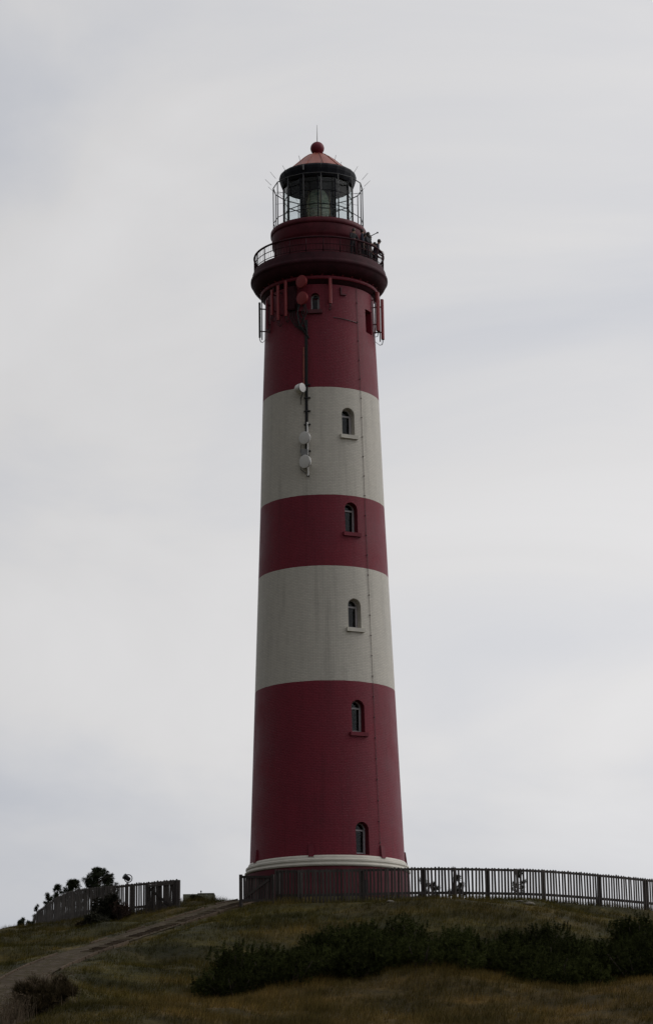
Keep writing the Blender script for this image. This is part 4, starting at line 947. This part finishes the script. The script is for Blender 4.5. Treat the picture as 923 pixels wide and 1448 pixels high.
for k, (u, v, Y, n, h, s_) in enumerate(((78, 1396, -39.5, 90, 1.0, 0.34), (54, 1412, -41.5, 110, 1.05, 0.30), (38, 1426, -43.5, 110, 0.95, 0.30), (22, 1438, -45.5, 110, 0.85, 0.3), (6, 1450, -47, 90, 0.7, 0.3))):
    reed_tuft(u, v, Y, n, h, s_, ('tuft of straw coloured tall grass, topmost along the path edge', 'tuft of pale tall grass, second down beside the brown bush', 'tuft of pale tall grass, third down along the path edge', 'tuft of pale tall grass, fourth down at the lower left', 'short pale tall grass in the bottom left corner')[k], 200+k, 'tall grass along the path')

# grass cover: one mass
def grass():
    n = 118000; x = nrng.uniform(-24, 26, n); y = nrng.uniform(-57, 1, n)
    # keep what a viewer near the photograph's position could see, denser close up
    u = 461+(x/(y+132))*3820; keep = (u > -230) & (u < 1150) & (nrng.uniform(0, 1, n) < np.interp(y, [-57, -40, -20, 1], [1.0, 1.0, 0.8, 0.6])); x = x[keep]; y = y[keep]
    dp, _ = near_line(x, y, PL); keep = ((dp > 0.66+0.5*sstep(-32, -46, y)+0.22*nrng.normal(size=len(y))) | ((vnoise(x, y, 1.1, 31) > 0.60) & (nrng.uniform(0, 1, len(x)) < 0.7))) & (np.hypot(x, y) > 4.6); x = x[keep]; y = y[keep]; dp = dp[keep]
    patch = vnoise(x, y, 2.4, 21)*0.6+vnoise(x, y, 0.8, 22)*0.4; keep = nrng.uniform(0, 1, len(x)) < sstep(0.12, 0.45, patch)+0.2; x = x[keep]; y = y[keep]; patch = patch[keep]; dp = dp[keep]
    z = ground_z(x, y); dry = dryness(x, y)
    df_, _ = near_line(x, y, FL); tall = (1+0.9*(1-sstep(0.2, 1.0, df_)))*(0.13+0.30*patch*patch+0.10*dry)*(0.35+0.65*sstep(0.7, 2.2, dp))
    B = 7; X = np.repeat(x, B)+nrng.normal(0, .07, len(x)*B); Y = np.repeat(y, B)+nrng.normal(0, .07, len(x)*B); Z = np.repeat(z, B)-0.03
    H = np.repeat(tall, B)*nrng.uniform(.55, 1.25, len(X)); D_ = np.repeat(dry, B)+nrng.normal(0, .16, len(X))
    a = nrng.uniform(0, 6.283, len(X)); ln = nrng.uniform(0.15, 0.75, len(X))*H; wx = nrng.uniform(0.004, 0.011, len(X))
    tx = np.cos(a)*ln+0.25*H; ty = np.sin(a)*ln      # wind leans the blades to the right
    v = np.empty((len(X), 3, 3)); b_ = nrng.uniform(0, 6.283, len(X))
    v[:, 0] = np.stack([X-np.cos(b_)*wx, Y-np.sin(b_)*wx, Z], -1); v[:, 1] = np.stack([X+np.cos(b_)*wx, Y+np.sin(b_)*wx, Z], -1); v[:, 2] = np.stack([X+tx, Y+ty, Z+H], -1)
    o = link('grass', tri_mesh('grass', v, M['grass'], np.clip(D_, 0, 1))); tag(o, 'short wind blown dune grass covering the whole slope', 'grass', kind='stuff')
grass()

# ------------------------------------------------------------------ small things on the hill
q = P(259, 1279, 0.5); q2 = P(304, 1276, 0.5)
zt_ = P(280, 1263.5, 0.5).z; wl = q2.x-q.x; zb_ = gz((q.x+q2.x)/2, 0.5)-0.1; hh = zt_-zb_
tr = thing('stone_trough', ((q.x+q2.x)/2, 0.8, zb_), 'low mossy stone trough on the crest beside the path', 'trough')
nb = 4
for k in range(nb):
    b = MB(); wv2 = wl/nb; b.box((-wl/2+wv2*(k+0.5), -0.35, hh*0.46), (wv2-0.015, 0.24, hh*0.92)); b.build('block', M['concrete'], tr)
for k in range(nb):
    b = MB(); b.box((-wl/2+wl/nb*(k+0.5), 0.45, hh*0.46), (wl/nb-0.015, 0.24, hh*0.92)); b.build('block', M['concrete'], tr)
for sx in (-1, 1):
    b = MB(); b.box((sx*(wl/2-0.1), 0.05, hh*0.45), (0.2, 0.54, hh*0.9)); b.build('block', M['concrete'], tr)
b = MB(); b.box((0.22*wl, -0.35, hh*0.955), (wl*0.52, 0.30, hh*0.08)); b.build('coping', M['concrete'], tr)
g = MB(); g.box((0, 0.05, hh*0.4), (wl-0.42, 0.54, hh*0.7)); g.build('soil', M['ground'], tr)
q = P(276, 1279, -0.4)
put_shrub('moss_mound', q.x, 0.1, bush_meshes(131, 0.42, 0.30, 220, M['bushleaf'], 0.012, 0.05), 1.0, 'low mossy cushion plant in front of the stone trough', 'plant', rot=0.0)
q = P(284.5, 1261, 0.9)
st = thing('marker_post', (q.x, 0.85, zb_+0.3), 'tiny post sticking up from the stone trough', 'post')
b = MB(); b.tube([(0, 0, 0), (0, 0, q.z-zb_-0.3)], 0.022, 6); b.build('stake', M['grey_metal'], st)
b = MB(); b.lathe([(0.03, 0), (0.04, 0.02), (0.03, 0.07), (0.01, 0.08)], 10, c=(0, 0, q.z-zb_-0.32)); b.build('knob', M['grey_metal'], st)

# searchlight on a post behind the left fence
q = P(180.5, 1252, -1.4); zg = gz(q.x, -1.4); top = P(180.5, 1236, -1.4).z
sl = thing('searchlight', (q.x, -1.4, zg), 'searchlight with round yoke on a post above the left fence', 'searchlight')
hz = top-zg
b = MB(); b.tube([(0, 0, -0.1), (0, 0, hz-0.52)], 0.06, 10); b.build('post', M['grey_metal'], sl)
b = MB(); b.lathe([(0.11, hz-0.56), (0.10, hz-0.50), (0.05, hz-0.46), (0.045, hz-0.38)], 14); b.build('swivel', M['grey_metal'], sl)
b = MB(); b.tube([(0.04+0.19*math.cos(t), 0, hz-0.22+0.19*math.sin(t)) for t in np.linspace(0, 6.283, 20, endpoint=False)], 0.024, 6, closed=True); b.build('yoke', M['black'], sl)
b = MB(); rt_ = Matrix.Rotation(R(-55), 3, 'Y') @ Matrix.Rotation(R(20), 3, 'X'); b.lathe([(0.08, -0.17), (0.115, -0.12), (0.125, 0.10), (0.15, 0.13), (0.15, 0.19), (0.12, 0.2)], 18); b.v = [tuple(rt_ @ Vector(x)+Vector((-0.02, 0, hz-0.2))) for x in b.v]; b.build('lamp_housing', M['black'], sl)
b = MB(); b.lathe([(0.118, 0.0), (0.118, 0.01)], 18); b.v = [tuple(rt_ @ (Vector(x)+Vector((0, 0, 0.205)))+Vector((-0.02, 0, hz-0.2))) for x in b.v]; b.build('lens', M['pane'], sl)

# pale stones on the slope
def stone(u, v, Y, s_, label, seed):
    q = P(u, v, Y); bm = bmesh.new(); bmesh.ops.create_icosphere(bm, subdivisions=2, radius=1.0); g = random.Random(seed)
    for vv in bm.verts:
        k = 1+0.22*mnoise.noise(vv.co*1.6+Vector((seed, 0, 0))); vv.co = Vector((vv.co.x*s_*1.7*k, vv.co.y*s_*1.1*k, vv.co.z*s_*0.6*k))
    me = bpy.data.meshes.new('stone'); bm.to_mesh(me); bm.free(); me.materials.append(M['stone'])
    tag(link('stone', me, None, (q.x, q.y, gz(q.x, q.y)+s_*0.2), g.uniform(0, 3)), label, 'stone', 'stones on the slope')
stone(748, 1291, -13.2, 0.17, 'pale flat stone right of the middle just below the fence', 1)
stone(734, 1288, -12.6, 0.11, 'smaller pale stone left of the flat one below the fence', 2)
stone(466, 1320, -21, 0.14, 'small pale stone on the grass slope below the tower', 3)
stone(552, 1298, -15, 0.12, 'tiny pale stone at the upper edge of the pine thicket', 4)
